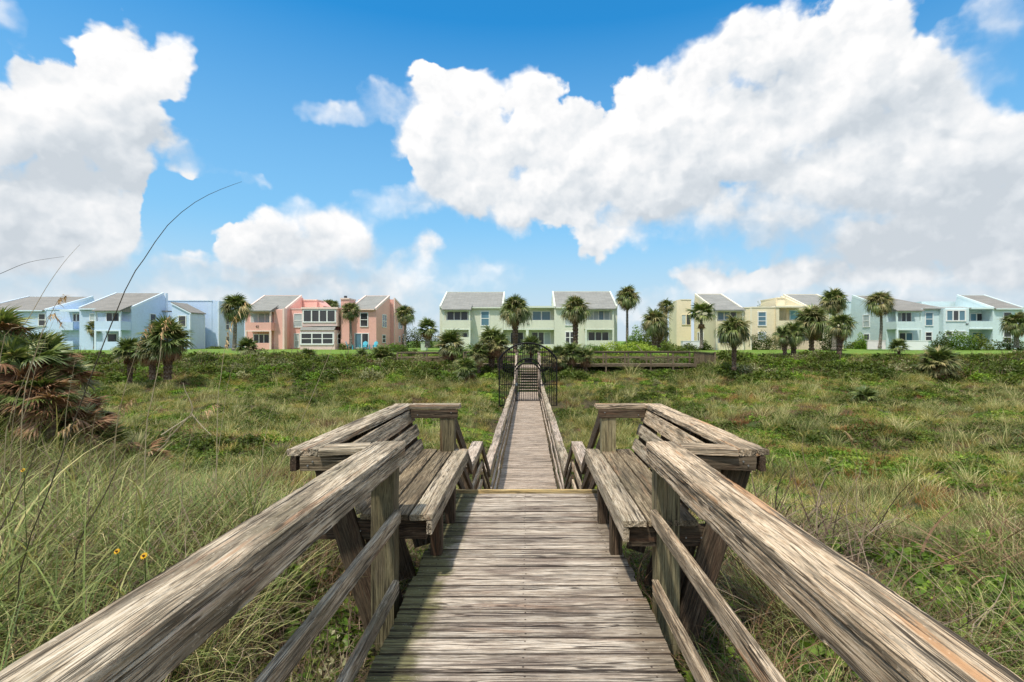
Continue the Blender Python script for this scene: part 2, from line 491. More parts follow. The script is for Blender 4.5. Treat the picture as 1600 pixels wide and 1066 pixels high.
WD = [(0.06, (0.030, 0.018, 0.014)), (0.22, (0.105, 0.070, 0.054)), (0.36, (0.262, 0.200, 0.151)), (0.52, (0.451, 0.375, 0.292)), (0.72, (0.630, 0.550, 0.453)), (0.95, (0.776, 0.700, 0.612))]
WR = [(0.05, (0.032, 0.020, 0.012)), (0.20, (0.107, 0.072, 0.043)), (0.34, (0.278, 0.205, 0.135)), (0.52, (0.470, 0.380, 0.265)), (0.74, (0.642, 0.550, 0.422)), (0.97, (0.791, 0.710, 0.585))]
WG = [(0.10, (0.034, 0.021, 0.012)), (0.30, (0.095, 0.065, 0.038)), (0.46, (0.190, 0.140, 0.084)), (0.62, (0.302, 0.235, 0.147)), (0.82, (0.493, 0.400, 0.277))]
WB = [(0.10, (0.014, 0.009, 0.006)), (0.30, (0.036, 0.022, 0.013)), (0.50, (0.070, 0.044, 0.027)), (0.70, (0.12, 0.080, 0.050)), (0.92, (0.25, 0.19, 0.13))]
WP = [(0.10, (0.053, 0.042, 0.020)), (0.32, (0.147, 0.122, 0.063)), (0.52, (0.252, 0.215, 0.117)), (0.72, (0.367, 0.315, 0.180)), (0.92, (0.483, 0.420, 0.261))]
M_DECK = wood('weathered_deck_wood', WD, warm_amt=0.30, dark_amt=0.8, dark=(0.045, 0.029, 0.022), moss=True, contrast=0.85)
M_RAIL_L = wood('weathered_rail_wood_grey', WR, warm_amt=0.55, dark_amt=1.0, green=(0.12, 0.11, 0.055), green_amt=0.35)
M_RAIL_R = wood('weathered_rail_wood_tan', [(p, (c[0] * 1.05, c[1] * 0.98, c[2] * 0.92)) for p, c in WR], warm=(0.42, 0.22, 0.10), warm_amt=0.75, dark_amt=1.0)
M_SEAT = wood('weathered_bench_wood', WG, warm_amt=0.35, dark_amt=0.9, green=(0.10, 0.09, 0.05), green_amt=0.3)
M_SEATL = wood('weathered_bench_edge_wood', WR, warm_amt=0.4, dark_amt=0.7, green_amt=0.25)
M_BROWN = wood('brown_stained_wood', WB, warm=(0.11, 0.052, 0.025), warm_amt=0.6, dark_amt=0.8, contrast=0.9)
M_POST = wood('green_treated_post_wood', WP, warm_amt=0.15, dark_amt=0.5, contrast=0.8)
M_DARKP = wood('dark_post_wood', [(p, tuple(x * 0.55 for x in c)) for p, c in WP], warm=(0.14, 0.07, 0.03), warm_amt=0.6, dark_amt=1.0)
M_WALK = wood('pale_walkway_wood', [(p, (min(1, c[0] * 1.03), c[1] * 0.98, c[2] * 0.97)) for p, c in WD], warm_amt=0.45, dark_amt=0.6, contrast=0.75)
M_FRESH = wood('fresh_yellow_wood', [(0.2, (0.30, 0.19, 0.08)), (0.5, (0.55, 0.38, 0.16)), (0.8, (0.68, 0.55, 0.30))], warm_amt=0.4, dark_amt=0.4, contrast=0.7)
M_NAIL = simple('galvanised_nail', (0.35, 0.35, 0.34), 0.45, metallic=0.7)


# ------------------------------------------------------------------ boards with real relief
def board_mesh(name, L, W, T, mat, step=0.05, m=(6, 2), rough=0.0015, seed=0, warp=0.0, chew=0.0, r=0.004):
    """a plank along x, W wide (y), T thick (z), centred; fibres stand proud of the face and edges are worn"""
    rs = np.random.RandomState(seed * 7 + 3)
    ny, nz = m
    pts = []
    def side(a, b_, n):
        for i in range(n): pts.append(a + (b_ - a) * i / n)
    hw, ht = W / 2, T / 2
    c = [np.array((-hw, -ht)), np.array((hw, -ht)), np.array((hw, ht)), np.array((-hw, ht))]
    side(c[0], c[1], ny); side(c[1], c[2], nz); side(c[2], c[3], ny); side(c[3], c[0], nz)
    pts = np.array(pts); npt = len(pts)
    # round the corners
    q = pts.copy()
    inner = np.clip(pts, [-(hw - r), -(ht - r)], [hw - r, ht - r])
    d = pts - inner; ln = np.linalg.norm(d, axis=1, keepdims=True); ln[ln == 0] = 1
    q = inner + d / ln * np.minimum(ln, r)
    nrm = q / np.array([hw, ht]); nn = np.where(np.abs(nrm[:, :1]) > np.abs(nrm[:, 1:]), np.sign(nrm) * [1, 0], np.sign(nrm) * [0, 1])
    ns = max(2, int(round(L / step)) + 1)
    xs = np.linspace(-L / 2, L / 2, ns)
    per = np.cumsum(np.r_[0, np.linalg.norm(np.diff(pts, axis=0), axis=1)])
    X, Pm = np.meshgrid(xs, per, indexing='ij')
    n1 = fbm(X * 1.6 + seed * 13.1, Pm * 75, seed, 2) - 0.5
    n2 = fbm(X * 1.1 + seed * 5.1, Pm * 24 + 9, seed + 5, 2) - 0.5
    n3 = vnoise(X * 2.5 + seed, Pm * 6, seed + 9) - 0.5
    disp = (n1 * 1.3 + n2 * 1.3 + n3 * 0.25) * rough * 2
    if chew:
        # splinters gone from the edges
        corner = np.min(np.abs(pts[:, None, :] - np.array(c)[None]).sum(2), axis=1)
        ed = np.exp(-(corner / (0.35 * min(W, T) + 0.004)) ** 2)[None, :]
        e1 = np.clip(fbm(X * 6.5 + seed * 3.3, Pm * 3.0 + seed, seed + 21, 4, 0.65) - 0.52, 0, 1)
        disp = disp - ed * e1 * chew * 5
    bend = (vnoise(xs * 0.35 + seed * 1.7, xs * 0, seed + 31) - 0.5) * warp
    V = np.zeros((ns, npt, 3))
    V[:, :, 0] = X
    V[:, :, 1] = q[None, :, 0] + nn[None, :, 0] * disp + bend[:, None]
    V[:, :, 2] = q[None, :, 1] + nn[None, :, 1] * disp + bend[:, None] * 0.4
    V[0, :, 0] += (vnoise(per * 40, per * 0, seed + 3) - 0.5) * rough * 4
    V[-1, :, 0] += (vnoise(per * 40, per * 0 + 3, seed + 4) - 0.5) * rough * 4
    V = V.reshape(-1, 3)
    F = []
    for i in range(ns - 1):
        b0 = i * npt; b1 = b0 + npt
        F += [(b0 + j, b0 + (j + 1) % npt, b1 + (j + 1) % npt, b1 + j) for j in range(npt)]
    F.append(tuple(range(npt))[::-1]); F.append(tuple(range((ns - 1) * npt, ns * npt)))
    # outward normals: (b0, b0+1, b1+1) winds inwards for this order, so flip
    F = [f[::-1] for f in F]
    return mesh_from(name, V, F, mat)


def frame3(p0, p1, up=(0, 0, 1)):
    """rotation whose x axis runs p0->p1 and whose z axis is as near up as it can be"""
    x = (Vector(p1) - Vector(p0)).normalized(); z = Vector(up)
    y = z.cross(x)
    if y.length < 1e-4: y = Vector((0, 1, 0)).cross(x)
    y.normalize(); z = x.cross(y)
    return Matrix((x, y, z)).transposed()


_seed = [100]
def beam(name, p0, p1, W, T, mat, parent, up=(0, 0, 1), step=0.12, m=(4, 2), rough=0.0012, chew=0.003, warp=0.0, seed=None):
    """a board from p0 to p1 (centre line); W across (y), T along up"""
    if seed is None: _seed[0] += 1; seed = _seed[0]
    p0 = Vector(p0); p1 = Vector(p1); L = (p1 - p0).length
    me = board_mesh(name, L, W, T, mat, min(step, L / 2), m, rough, seed, warp, chew)
    return link(name, me, parent, (p0 + p1) / 2, frame3(p0, p1, up))


# ================================================================== FOREGROUND BOARDWALK
DL, DR = -0.774, 0.726           # deck edges
DEND = 5.52                      # far edge of the deck
GAP_Z = -0.019

deck = empty('boardwalk', (0, 0, 0), 'weathered wooden boardwalk deck with side rails running from the foreground to the two benches', 'boardwalk')
plank_meshes = [board_mesh('plank', DR - DL, 0.1365, 0.038, M_DECK, 0.03, (9, 2), 0.0022, 40 + i, 0.0, 0.0035) for i in range(9)]
rg = random.Random(5)
y = -1.6; k = 0
while y < DEND - 0.16:
    me = plank_meshes[rg.randrange(9)]
    R = Euler((rg.uniform(-.02, .02), rg.uniform(-.002, .002), rg.uniform(-.0022, .0022))).to_matrix()
    link('plank', me, deck, ((DL + DR) / 2 + rg.uniform(-.012, .012), y + 0.0725, GAP_Z + rg.uniform(-.002, .002)), R)
    y += 0.1455; k += 1
# newer, yellow edge board at the head of the stairs
beam('edge_board', (DL + .005, DEND - 0.015, -0.034), (DR + .03, DEND - 0.015, -0.034), 0.038, 0.075, M_FRESH, deck, step=0.05)
for x in (DL + 0.12, 0.0, DR - 0.12):
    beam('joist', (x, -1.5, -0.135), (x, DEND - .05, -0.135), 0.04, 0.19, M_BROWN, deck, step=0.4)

RL, RR = -0.82, 0.79             # inner faces of the rails
RT = 0.93                        # top of the cap


def near_rail(s, inner, mat, outer_w, seed):
    """s=-1 left, +1 right. cap laid flat, side board on edge below it, mid rail, toe rail, posts"""
    y0, y1 = -1.5, 3.42
    sp = -0.11 if s < 0 else 0.0        # the left rail runs a little outwards towards the viewer
    beam('handrail_cap', (inner + sp + s * outer_w / 2, y0, RT - 0.02), (inner + s * outer_w / 2, y1, RT - 0.02), outer_w, 0.04, mat, deck,
         step=0.014, m=(56, 8), rough=0.0030, chew=0.0045, seed=seed)
    beam('handrail_side_board', (inner + sp + s * 0.019, y0, RT - 0.043 - 0.048), (inner + s * 0.019, y1 + 0.0, RT - 0.043 - 0.048), 0.038, 0.094, mat, deck,
         step=0.02, m=(6, 20), rough=0.0026, chew=0.005, seed=seed + 1)
    beam('mid_rail', (inner + sp * .5 + s * 0.019, y0, 0.47), (inner + s * 0.019, 3.30, 0.47), 0.038, 0.088, mat, deck,
         step=0.02, m=(9, 14), rough=0.0016, chew=0.004, seed=seed + 2)
    beam('toe_rail', (inner + s * 0.010, y0, 0.055), (inner + s * 0.010, 3.22, 0.055), 0.038, 0.088, mat, deck,
         step=0.02, m=(9, 14), rough=0.0016, chew=0.004, seed=seed + 3)
    for yy in (0.9, -1.3):
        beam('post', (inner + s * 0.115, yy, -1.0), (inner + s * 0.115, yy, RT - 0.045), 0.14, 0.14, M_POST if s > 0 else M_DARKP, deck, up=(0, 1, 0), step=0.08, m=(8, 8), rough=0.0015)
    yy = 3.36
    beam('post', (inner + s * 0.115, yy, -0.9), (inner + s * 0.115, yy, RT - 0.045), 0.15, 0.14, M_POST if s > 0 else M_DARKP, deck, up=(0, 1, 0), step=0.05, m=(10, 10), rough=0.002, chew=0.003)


near_rail(-1, RL, M_RAIL_L, 0.205, 11)
near_rail(1, RR, M_RAIL_R, 0.195, 31)


def nails(parent, pts, ax=(0, -1, 0), r=0.006):
    A = Vector(ax)
    for p in pts:
        mb = MB(); p = Vector(p); mb.tube([p, p + A * 0.004], [r, r * .8], 8)
        mb.build('nail_head', M_NAIL, parent)


def bench(s, label, mats):
    """built-in bench beside the deck; s=-1 left, +1 right; faces inwards"""
    cap_m, seat_m, edge_m, dark_m, post_m = mats
    b = empty('bench', (s * 1.05, 4.4, 0.0), label, 'bench', 'built-in benches at the head of the stairs')
    fx = 0.608                                     # seat front face
    ya, yb = 3.27, 5.47
    if s < 0: fx = 0.635; ya = 3.39
    zt = 0.45
    # seat: three boards and an upright front board
    w = 0.15
    beam('seat_board', (s * (fx + 0.075), ya, zt - 0.019), (s * (fx + 0.075), yb, zt - 0.019), w, 0.038, edge_m, b, step=0.02, m=(20, 4), rough=0.0020, chew=0.004)
    for i in (1, 2):
        x = fx + 0.075 + i * 0.166
        beam('seat_board', (s * x, ya + .01 * i, zt - 0.021), (s * x, yb, zt - 0.021), 0.152, 0.036, seat_m, b, step=0.02, m=(20, 4), rough=0.0022, chew=0.004)
    beam('seat_front_board', (s * (fx + 0.02), ya + .002, zt - 0.042 - 0.045), (s * (fx + 0.02), yb - .01, zt - 0.042 - 0.045), 0.038, 0.09, edge_m, b, step=0.02, m=(4, 12), rough=0.0016, chew=0.003)
    # bearers across, below the seat
    for yy in (ya + 0.06, (ya + yb) / 2, yb - 0.1):
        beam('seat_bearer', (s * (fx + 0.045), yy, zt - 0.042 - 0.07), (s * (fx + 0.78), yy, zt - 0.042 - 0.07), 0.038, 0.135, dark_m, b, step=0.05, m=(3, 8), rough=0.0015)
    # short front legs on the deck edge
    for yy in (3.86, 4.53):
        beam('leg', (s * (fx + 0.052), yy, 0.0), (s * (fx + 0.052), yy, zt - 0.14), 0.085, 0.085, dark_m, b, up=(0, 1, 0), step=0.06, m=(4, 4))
    # leaning back supports
    for yy in (ya - 0.015, ya + 0.75, ya + 1.45, yb - 0.02):
        d = 0.06
        p0 = Vector((s * 1.00, yy + d, -0.35)); p1 = Vector((s * 1.385, yy + d, 0.885))
        beam('back_support', p0, p1, 0.040, 0.17, dark_m, b, up=(1, 0, -0.3), step=0.06, m=(3, 10), rough=0.0018)
    # braces going the other way down to the dune
    for yy in (ya + 0.12, yb - 0.15):
        beam('brace', (s * 1.06, yy, 0.30), (s * 0.82, yy, -0.55), 0.038, 0.13, dark_m, b, up=(1, 0, 0.3), step=0.08, m=(3, 6))
    # slats
    lean = 0.312
    def slat(z0, z1, xoff=0.0, mt=edge_m):
        zc = (z0 + z1) / 2; x = 1.115 + (zc - 0.15) * lean - 0.085 + xoff
        ny = Vector((s * 1.0, 0, -lean)).normalized()
        beam('back_slat', (s * x, ya + 0.02, zc), (s * x, yb, zc), 0.036, (z1 - z0), mt, b, up=(s * lean, 0, 1.0), step=0.02, m=(4, 16), rough=0.002, chew=0.004)
    slat(0.745, 0.875, mt=cap_m); slat(0.60, 0.715); slat(0.445, 0.56)
    # cap on the back, splayed a little, and the two arms
    no = Vector((s * 1.40, 3.17, RT - 0.02)); fo = Vector((s * 1.325, yb + 0.03, RT - 0.02))
    beam('back_cap', no, fo, 0.19, 0.04, cap_m, b, step=0.02, m=(34, 5), rough=0.0030, chew=0.006)
    beam('back_rail_board', no + Vector((s * 0.055, -.0, -0.07)), fo + Vector((s * 0.055, -0.03, -0.07)), 0.038, 0.095, dark_m, b, step=0.1)
    beam('arm_cap', (s * (0.80 + .19 if s > 0 else 0.82 + .20), 3.31, RT - 0.021), (s * 1.312, 3.235, RT - 0.021), 0.19, 0.038, cap_m, b, step=0.02, m=(30, 5), rough=0.0026, chew=0.005)
    beam('arm_board', (s * 0.97, 3.235, RT - 0.088), (s * 1.41, 3.175, RT - 0.088), 0.038, 0.09, dark_m if s > 0 else seat_m, b, step=0.03, m=(3, 8))
    beam('arm_cap', (s * 0.72, yb - 0.04, RT - 0.02), (s * 1.235, yb - 0.04, RT - 0.02), 0.185, 0.04, cap_m, b, step=0.02, m=(24, 5), rough=0.0026, chew=0.005)
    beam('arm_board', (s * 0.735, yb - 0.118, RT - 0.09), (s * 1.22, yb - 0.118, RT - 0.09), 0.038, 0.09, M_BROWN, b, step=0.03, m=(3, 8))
    beam('post', (s * 0.845, yb - 0.05, -1.4), (s * 0.845, yb - 0.05, RT - 0.045), 0.15, 0.15, post_m, b, up=(0, 1, 0), step=0.06, m=(8, 8), rough=0.0018)
    nails(b, [(s * 1.33, 3.162, RT - 0.075), (s * 1.36, 3.16, RT - 0.10), (s * 0.80, yb - .142, RT - 0.075), (s * 1.15, yb - .142, RT - 0.10),
              (s * 1.02, ya + .035, zt - .12), (s * 1.12, ya + .035, zt - .12), (s * 1.2, ya + .035, zt - .09)])
    return b


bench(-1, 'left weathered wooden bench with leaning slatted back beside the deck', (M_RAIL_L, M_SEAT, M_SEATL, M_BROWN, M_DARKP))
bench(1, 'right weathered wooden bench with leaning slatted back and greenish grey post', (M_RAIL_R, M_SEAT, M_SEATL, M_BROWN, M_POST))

# ================================================================== STAIRS DOWN
LZ = -2.15                      # lower walkway
MZ = -1.15                      # mid landing
st = empty('wooden_staircase', (0, 5.6, MZ), 'wooden stairs with a middle landing going down from the deck between brown handrails', 'stairs')
tread_me = board_mesh('tread', 1.42, 0.27, 0.038, M_WALK, 0.08, (6, 2), 0.0015, 71)


def flight(parent, y0, z0, y1, z1, n, x0=-0.03):
    """n treads between two levels"""
    dy = (y1 - y0) / n; dz = (z1 - z0) / n
    for i in range(1, n):
        link('tread', tread_me, parent, (x0, y0 + dy * (i - 0.5) + 0.02, z0 + dz * i - 0.019))
    for x in (-0.74, 0.69):
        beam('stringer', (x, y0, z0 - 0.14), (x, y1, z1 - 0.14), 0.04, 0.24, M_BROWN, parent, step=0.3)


def sloped_rails(parent, y0, z0, y1, z1, mat=M_BROWN, capm=M_WALK, cap_w=0.0):
    for s in (-1, 1):
        xi = (RL if s < 0 else RR)
        for h, w in ((0.86, 0.14), (0.58, 0.09), (0.30, 0.09)):
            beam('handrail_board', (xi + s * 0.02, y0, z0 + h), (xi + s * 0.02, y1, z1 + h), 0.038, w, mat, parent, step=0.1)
        if cap_w:
            beam('handrail_cap', (xi + s * cap_w / 2, y0, z0 + 0.95), (xi + s * cap_w / 2, y1, z1 + 0.95), cap_w, 0.038, capm, parent, step=0.1, m=(6, 2))


flight(st, DEND, 0.0, 7.6, MZ, 7)
sloped_rails(st, DEND + 0.02, -0.02, 7.6, MZ - 0.02)
lp = board_mesh('landing_plank', 1.5, 0.139, 0.036, M_WALK, 0.08, (5, 2), 0.0015, 73)
y = 7.62
while y < 9.2:
    link('landing_plank', lp, st, (-0.02, y + 0.07, MZ - 0.018)); y += 0.1455
for s in (-1, 1):
    xi = (RL if s < 0 else RR)
    beam('landing_cap', (xi + s * .095, 7.55, MZ + 0.91), (xi + s * .095, 9.30, MZ + 0.91), 0.19, 0.04, M_WALK, st, step=0.05, m=(10, 3), rough=0.002)
    for h in (0.84, 0.52, 0.2):
        beam('landing_rail', (xi + s * .02, 7.6, MZ + h), (xi + s * .02, 9.28, MZ + h), 0.038, 0.09, M_RAIL_R, st)
    for yy in (7.62, 9.22):
        beam('post', (xi + s * 0.115, yy, LZ - 1.4), (xi + s * 0.115, yy, MZ + 0.88), 0.12, 0.12, M_BROWN, st, up=(0, 1, 0), step=0.2)
    beam('brace', (xi + s * 0.06, 7.75, MZ + 0.1), (xi + s * 0.5, 7.75, MZ - 1.3), 0.09, 0.04, M_RAIL_R, st)
    beam('brace', (xi + s * 0.45, 7.0, MZ + 0.5), (xi + s * 0.12, 7.0, MZ - 0.9), 0.09, 0.04, M_RAIL_R, st)
flight(st, 9.25, MZ, 11.0, LZ, 6)
sloped_rails(st, 9.3, MZ - 0.02, 11.2, LZ - 0.02)

# ================================================================== LOWER WALKWAY
low = empty('long_walkway', (0, 24, LZ), 'long straight wooden walkway with low rails crossing the dune valley to the black gate', 'walkway')
lw = [board_mesh('plank', 1.50, 0.130, 0.036, M_WALK, 0.25, (3, 1), 0.0015, 80 + i) for i in range(5)]
y = 11.0
while y < 37.7:
    link('plank', lw[rg.randrange(5)], low, (-0.024 + rg.uniform(-.015, .015), y + 0.07, LZ - 0.018 + rg.uniform(-.003, .003)), Euler((rg.uniform(-.01, .01), 0, rg.uniform(-.004, .004))).to_matrix())
    y += 0.1455
segs = [11.2, 14.4, 17.9, 21.5, 25.0, 28.6, 31.8, 34.8, 37.9]
for s in (-1, 1):
    xi = (RL if s < 0 else RR)
    for i in range(len(segs) - 1):
        a, b_ = segs[i], segs[i + 1] - 0.01
        j0, j1 = rg.uniform(-.02, .02), rg.uniform(-.02, .02)
        beam('handrail_cap', (xi + s * .10 + j0, a, LZ + 0.91), (xi + s * .10 + j1, b_, LZ + 0.91 + j0 * .6), 0.19, 0.04, M_WALK if rg.random() < .6 else M_RAIL_L, low, step=0.15, m=(8, 2), rough=0.003, chew=0.006, warp=0.03)
        beam('handrail_side_board', (xi + s * .02, a, LZ + 0.83), (xi + s * .02, b_, LZ + 0.83), 0.038, 0.12, M_RAIL_L, low, step=0.3)
        beam('mid_rail', (xi + s * .02 + j1, a, LZ + 0.48), (xi + s * .02 + j0, b_, LZ + 0.48), 0.038, 0.088, M_WALK, low, step=0.2, warp=0.03)
        beam('toe_rail', (xi + s * .012 + j0, a, LZ + 0.10), (xi + s * .012 + j1, b_, LZ + 0.10), 0.038, 0.088, M_WALK, low, step=0.2, warp=0.03)
    for yy in np.arange(11.3, 38, 2.38):
        beam('post', (xi + s * 0.10, yy, LZ - 1.9), (xi + s * 0.10, yy, LZ + 0.89), 0.11, 0.11, M_SEAT, low, up=(0, 1, 0), step=0.5, m=(2, 2))
for x in (-0.6, 0.0, 0.55):
    beam('joist', (x, 11, LZ - 0.13), (x, 37.7, LZ - 0.13), 0.04, 0.19, M_BROWN, low, step=1.0)

# ================================================================== BLACK METAL GATE
M_IRON = simple('black_painted_iron', (0.008, 0.008, 0.009), 0.6, spec=0.15)
GY = 31.9
gate = empty('metal_gate', (0, GY, LZ), 'black metal gate with an arched top and barred side screens across the walkway', 'gate')
SW, SH0 = 1.79, 2.62             # half width and the height where the arch springs
cx0 = 0.0


def arch_z(x, half, spring, top):
    R_ = (half * half + (top - spring) ** 2) / (2 * (top - spring))
    return top - R_ + math.sqrt(max(0, R_ * R_ - x * x))


fr = MB()
bot = -0.28
fr.box(cx0 - SW - .04, cx0 - SW + .04, GY - .04, GY + .04, LZ + bot, LZ + SH0)
fr.box(cx0 + SW - .04, cx0 + SW + .04, GY - .04, GY + .04, LZ + bot, LZ + SH0)
xs = np.linspace(-SW, SW, 33)
fr.tube([(cx0 + x, GY, LZ + arch_z(x, SW, SH0, 3.62)) for x in xs], 0.058, 6)
for s in (-1, 1):
    fr.box(cx0 + s * 0.79, cx0 + s * 0.74, GY - .025, GY + .025, LZ + bot, LZ + 2.12)
    fr.box(cx0 + s * 0.79, cx0 + s * (SW - .025), GY - .018, GY + .018, LZ + bot, LZ + bot + 0.04)
    fr.box(cx0 + s * 0.79, cx0 + s * (SW - .025), GY - .018, GY + .018, LZ + 1.02, LZ + 1.06)
    fr.box(cx0 + s * 0.79, cx0 + s * (SW - .025), GY - .018, GY + .018, LZ + 2.10, LZ + 2.14)
xs = np.linspace(-.79, .79, 17)
fr.tube([(cx0 + x, GY, LZ + arch_z(x, .79, 2.12, 2.66)) for x in xs], 0.046, 6)
fr.tube([(cx0 + x, GY, LZ + arch_z(x, .79, 1.86, 2.40)) for x in xs], 0.046, 6)
fr.build('outer_frame', M_IRON, gate)
for s in (-1, 1):
    for i in range(1, 9):
        x = s * (0.79 + (SW - 0.79) * i / 9)
        MB().box(x - .019, x + .019, GY - .019, GY + .019, LZ + bot + .04, LZ + arch_z(x, SW, SH0, 3.62) - .02).build('bar', M_IRON, gate)
for i in range(13):
    x = -0.74 + 1.48 * (i + .5) / 13
    MB().box(x - .017, x + .017, GY - .017, GY + .017, LZ + arch_z(x, .79, 2.12, 2.66) + .02, LZ + arch_z(x, SW, SH0, 3.62) - .02).build('bar', M_IRON, gate)
door = MB()
door.box(-.735, -.70, GY - .02, GY + .02, LZ + .03, LZ + 1.90).box(.70, .735, GY - .02, GY + .02, LZ + .03, LZ + 1.90)
door.box(-.70, .70, GY - .018, GY + .018, LZ + .03, LZ + .07).box(-.70, .70, GY - .015, GY + .015, LZ + .98, LZ + 1.01)
dr = door.build('gate_door', M_IRON, gate)
for i in range(12):
    x = -0.70 + 1.40 * (i + .5) / 12
    MB().box(x - .017, x + .017, GY - .017, GY + .017, LZ + .07, LZ + arch_z(x, .79, 1.86, 2.40) - .02).build('bar', M_IRON, dr)
lk = MB(); lk.box(-.78, -.66, GY - .05, GY + .03, LZ + .98, LZ + 1.14)
lk.build('lock_box', simple('grey_lock_metal', (0.16, 0.2, 0.22), 0.4, metallic=.6), dr)
plq = MB(); plq.box(-.22, .22, GY - .012, GY + .012, LZ + 2.43, LZ + 2.60); plq.build('arch_plate', M_IRON, gate)

# ================================================================== STAIRS UP TO THE CROSS BOARDWALK
UZ = -0.45
us = empty('upper_stairs', (0, 38, LZ), 'short flight of wooden stairs with dark open risers behind the gate', 'stairs')
tm = board_mesh('tread', 1.48, 0.25, 0.038, M_WALK, 0.3, (3, 2), 0.0015, 91)
for i in range(9):
    link('tread', tm, us, (-0.02, 37.85 + i * 0.28, LZ + 0.185 * (i + 1) - 0.019))
for x in (-.78, .74):
    beam('stringer', (x, 37.6, LZ - 0.1), (x, 40.3, UZ - 0.15), 0.04, 0.26, M_BROWN, us, step=.5)
for s in (-1, 1):
    xi = (RL if s < 0 else RR)
    beam('stair_rail', (xi + s * .09, 37.7, LZ + 0.95), (xi + s * .09, 40.3, UZ + 0.97), 0.17, 0.04, M_WALK, us, step=.3)
    beam('stair_rail', (xi + s * .02, 37.7, LZ + 0.5), (xi + s * .02, 40.3, UZ + 0.5), 0.04, 0.09, M_WALK, us, step=.3)
    for yy, z0, z1 in ((37.8, LZ - 1.2, LZ + 1.0), (40.3, LZ - 0.6, UZ + 1.12), (42.4, LZ, UZ + 1.05)):
        beam('post', (xi + s * .10, yy, z0), (xi + s * .10, yy, z1), 0.14, 0.14, M_WALK, us, up=(0, 1, 0), step=.5, m=(2, 2))
    beam('landing_cap', (xi + s * .09, 40.35, UZ + 1.02), (xi + s * .09, 44.4, UZ + 1.02), 0.17, 0.04, M_WALK, us, step=.3)
    beam('landing_rail', (xi + s * .03, 40.35, UZ + .55), (xi + s * .03, 44.4, UZ + .55), 0.04, 0.09, M_WALK, us, step=.3)
y = 40.3
lpm = board_mesh('landing_plank', 1.56, 0.14, 0.036, M_WALK, 0.3, (3, 1), 0.001, 93)
while y < 44.4:
    link('landing_plank', lpm, us, (-0.02, y + 0.07, UZ - 0.018)); y += 0.146


def cross_walk(x0, x1, ya, yb, z, label, hz=1.0, far_rail=True, step_post=2.0, wd=M_SEAT):
    cw = empty('cross_boardwalk', ((x0 + x1) / 2, (ya + yb) / 2, z), label, 'boardwalk')
    pm = board_mesh('plank', yb - ya, 0.14, 0.036, wd, 0.5, (2, 1), 0.001, 95)
    Rz = Euler((0, 0, PI / 2)).to_matrix()
    x = x0 + 0.07
    while x < x1:
        link('plank', pm, cw, (x, (ya + yb) / 2, z - 0.018), Rz); x += 0.146
    for yy in ((ya, yb) if far_rail else (ya,)):
        beam('top_rail', (x0, yy, z + hz), (x1, yy, z + hz), 0.16, 0.04, wd, cw, step=.5)
        beam('side_rail', (x0, yy, z + hz - .09), (x1, yy, z + hz - .09), 0.04, 0.10, wd, cw, step=.5)
        beam('mid_rail', (x0, yy, z + hz * .52), (x1, yy, z + hz * .52), 0.04, 0.10, wd, cw, step=.5)
        beam('edge_joist', (x0, yy, z - .13), (x1, yy, z - .13), 0.04, 0.2, wd, cw, step=.5)
        n = int(round((x1 - x0) / step_post))
        for i in range(n + 1):
            xx = x0 + (x1 - x0) * i / n
            beam('post', (xx, yy + (.05 if yy == ya else -.05), z - 1.9), (xx, yy + (.05 if yy == ya else -.05), z + hz - .02), 0.13, 0.13, wd, cw, up=(0, 1, 0), step=.8, m=(1, 1))
    return cw


CWD = wood('grey_brown_fence_wood', [(p, tuple(x * 0.72 for x in c)) for p, c in WG], warm_amt=0.4, dark_amt=0.8)
cross_walk(0.95, 14.6, 44.6, 46.3, -0.40, 'dark weathered boardwalk with post and rail sides on the bank right of the gate', 1.08, wd=CWD)
cross_walk(-5.6, -0.95, 44.6, 46.3, -0.40, 'weathered boardwalk stretch left of the gate stairs, half hidden by palmettos', 1.08, wd=M_SEAT)
cross_walk(-12.0, -7.2, 47.0, 48.6, -0.42, 'short pale railed boardwalk below the green building, left of the palmettos', 0.98, wd=M_SEAT)
# boarded ramp end on the right
rp = empty('board_wall', (15.6, 45.0, -.6), 'dark grey boarded wall at the right end of the bank boardwalk', 'wall')
for i in range(14):
    x = 14.72 + i * 0.148
    beam('wall_board', (x, 45.2 + i * 0.06, -1.3), (x, 45.2 + i * 0.06, 0.66 - i * 0.012), 0.14, 0.036, CWD, rp, up=(0, 1, 0), step=.8, m=(1, 1))
beam('wall_cap', (14.65, 45.17, 0.70), (16.75, 46.0, 0.54), 0.14, 0.04, CWD, rp, step=.4)
beam('post', (16.8, 46.0, -1.4), (16.8, 46.0, 0.62), 0.14, 0.14, M_SEAT, rp, up=(0, 1, 0), step=.8, m=(1, 1))
# leaning pale plank and its prop behind the far rail
pl = beam('leaning_plank', (11.2, 48.2, 0.1), (10.2, 48.2, 1.25), 0.16, 0.04, M_WALK, None, step=.3)
tag(pl, 'pale plank leaning behind the right bank boardwalk rail', 'plank')


# ================================================================== GROUND
PY_ = [-900, -60, -35, -12, -3, 0, 3.5, 5, 8, 12, 16, 26, 32, 38, 42, 46, 49, 50.6, 52, 60, 68, 2500]
PZ_ = [-4.2, -4.0, -3.6, -2.2, -.60, -.42, -.46, -.72, -1.62, -2.72, -3.25, -3.35, -2.95, -2.1, -1.45, -.72, -.12, .20, .36, .50, .57, .7]


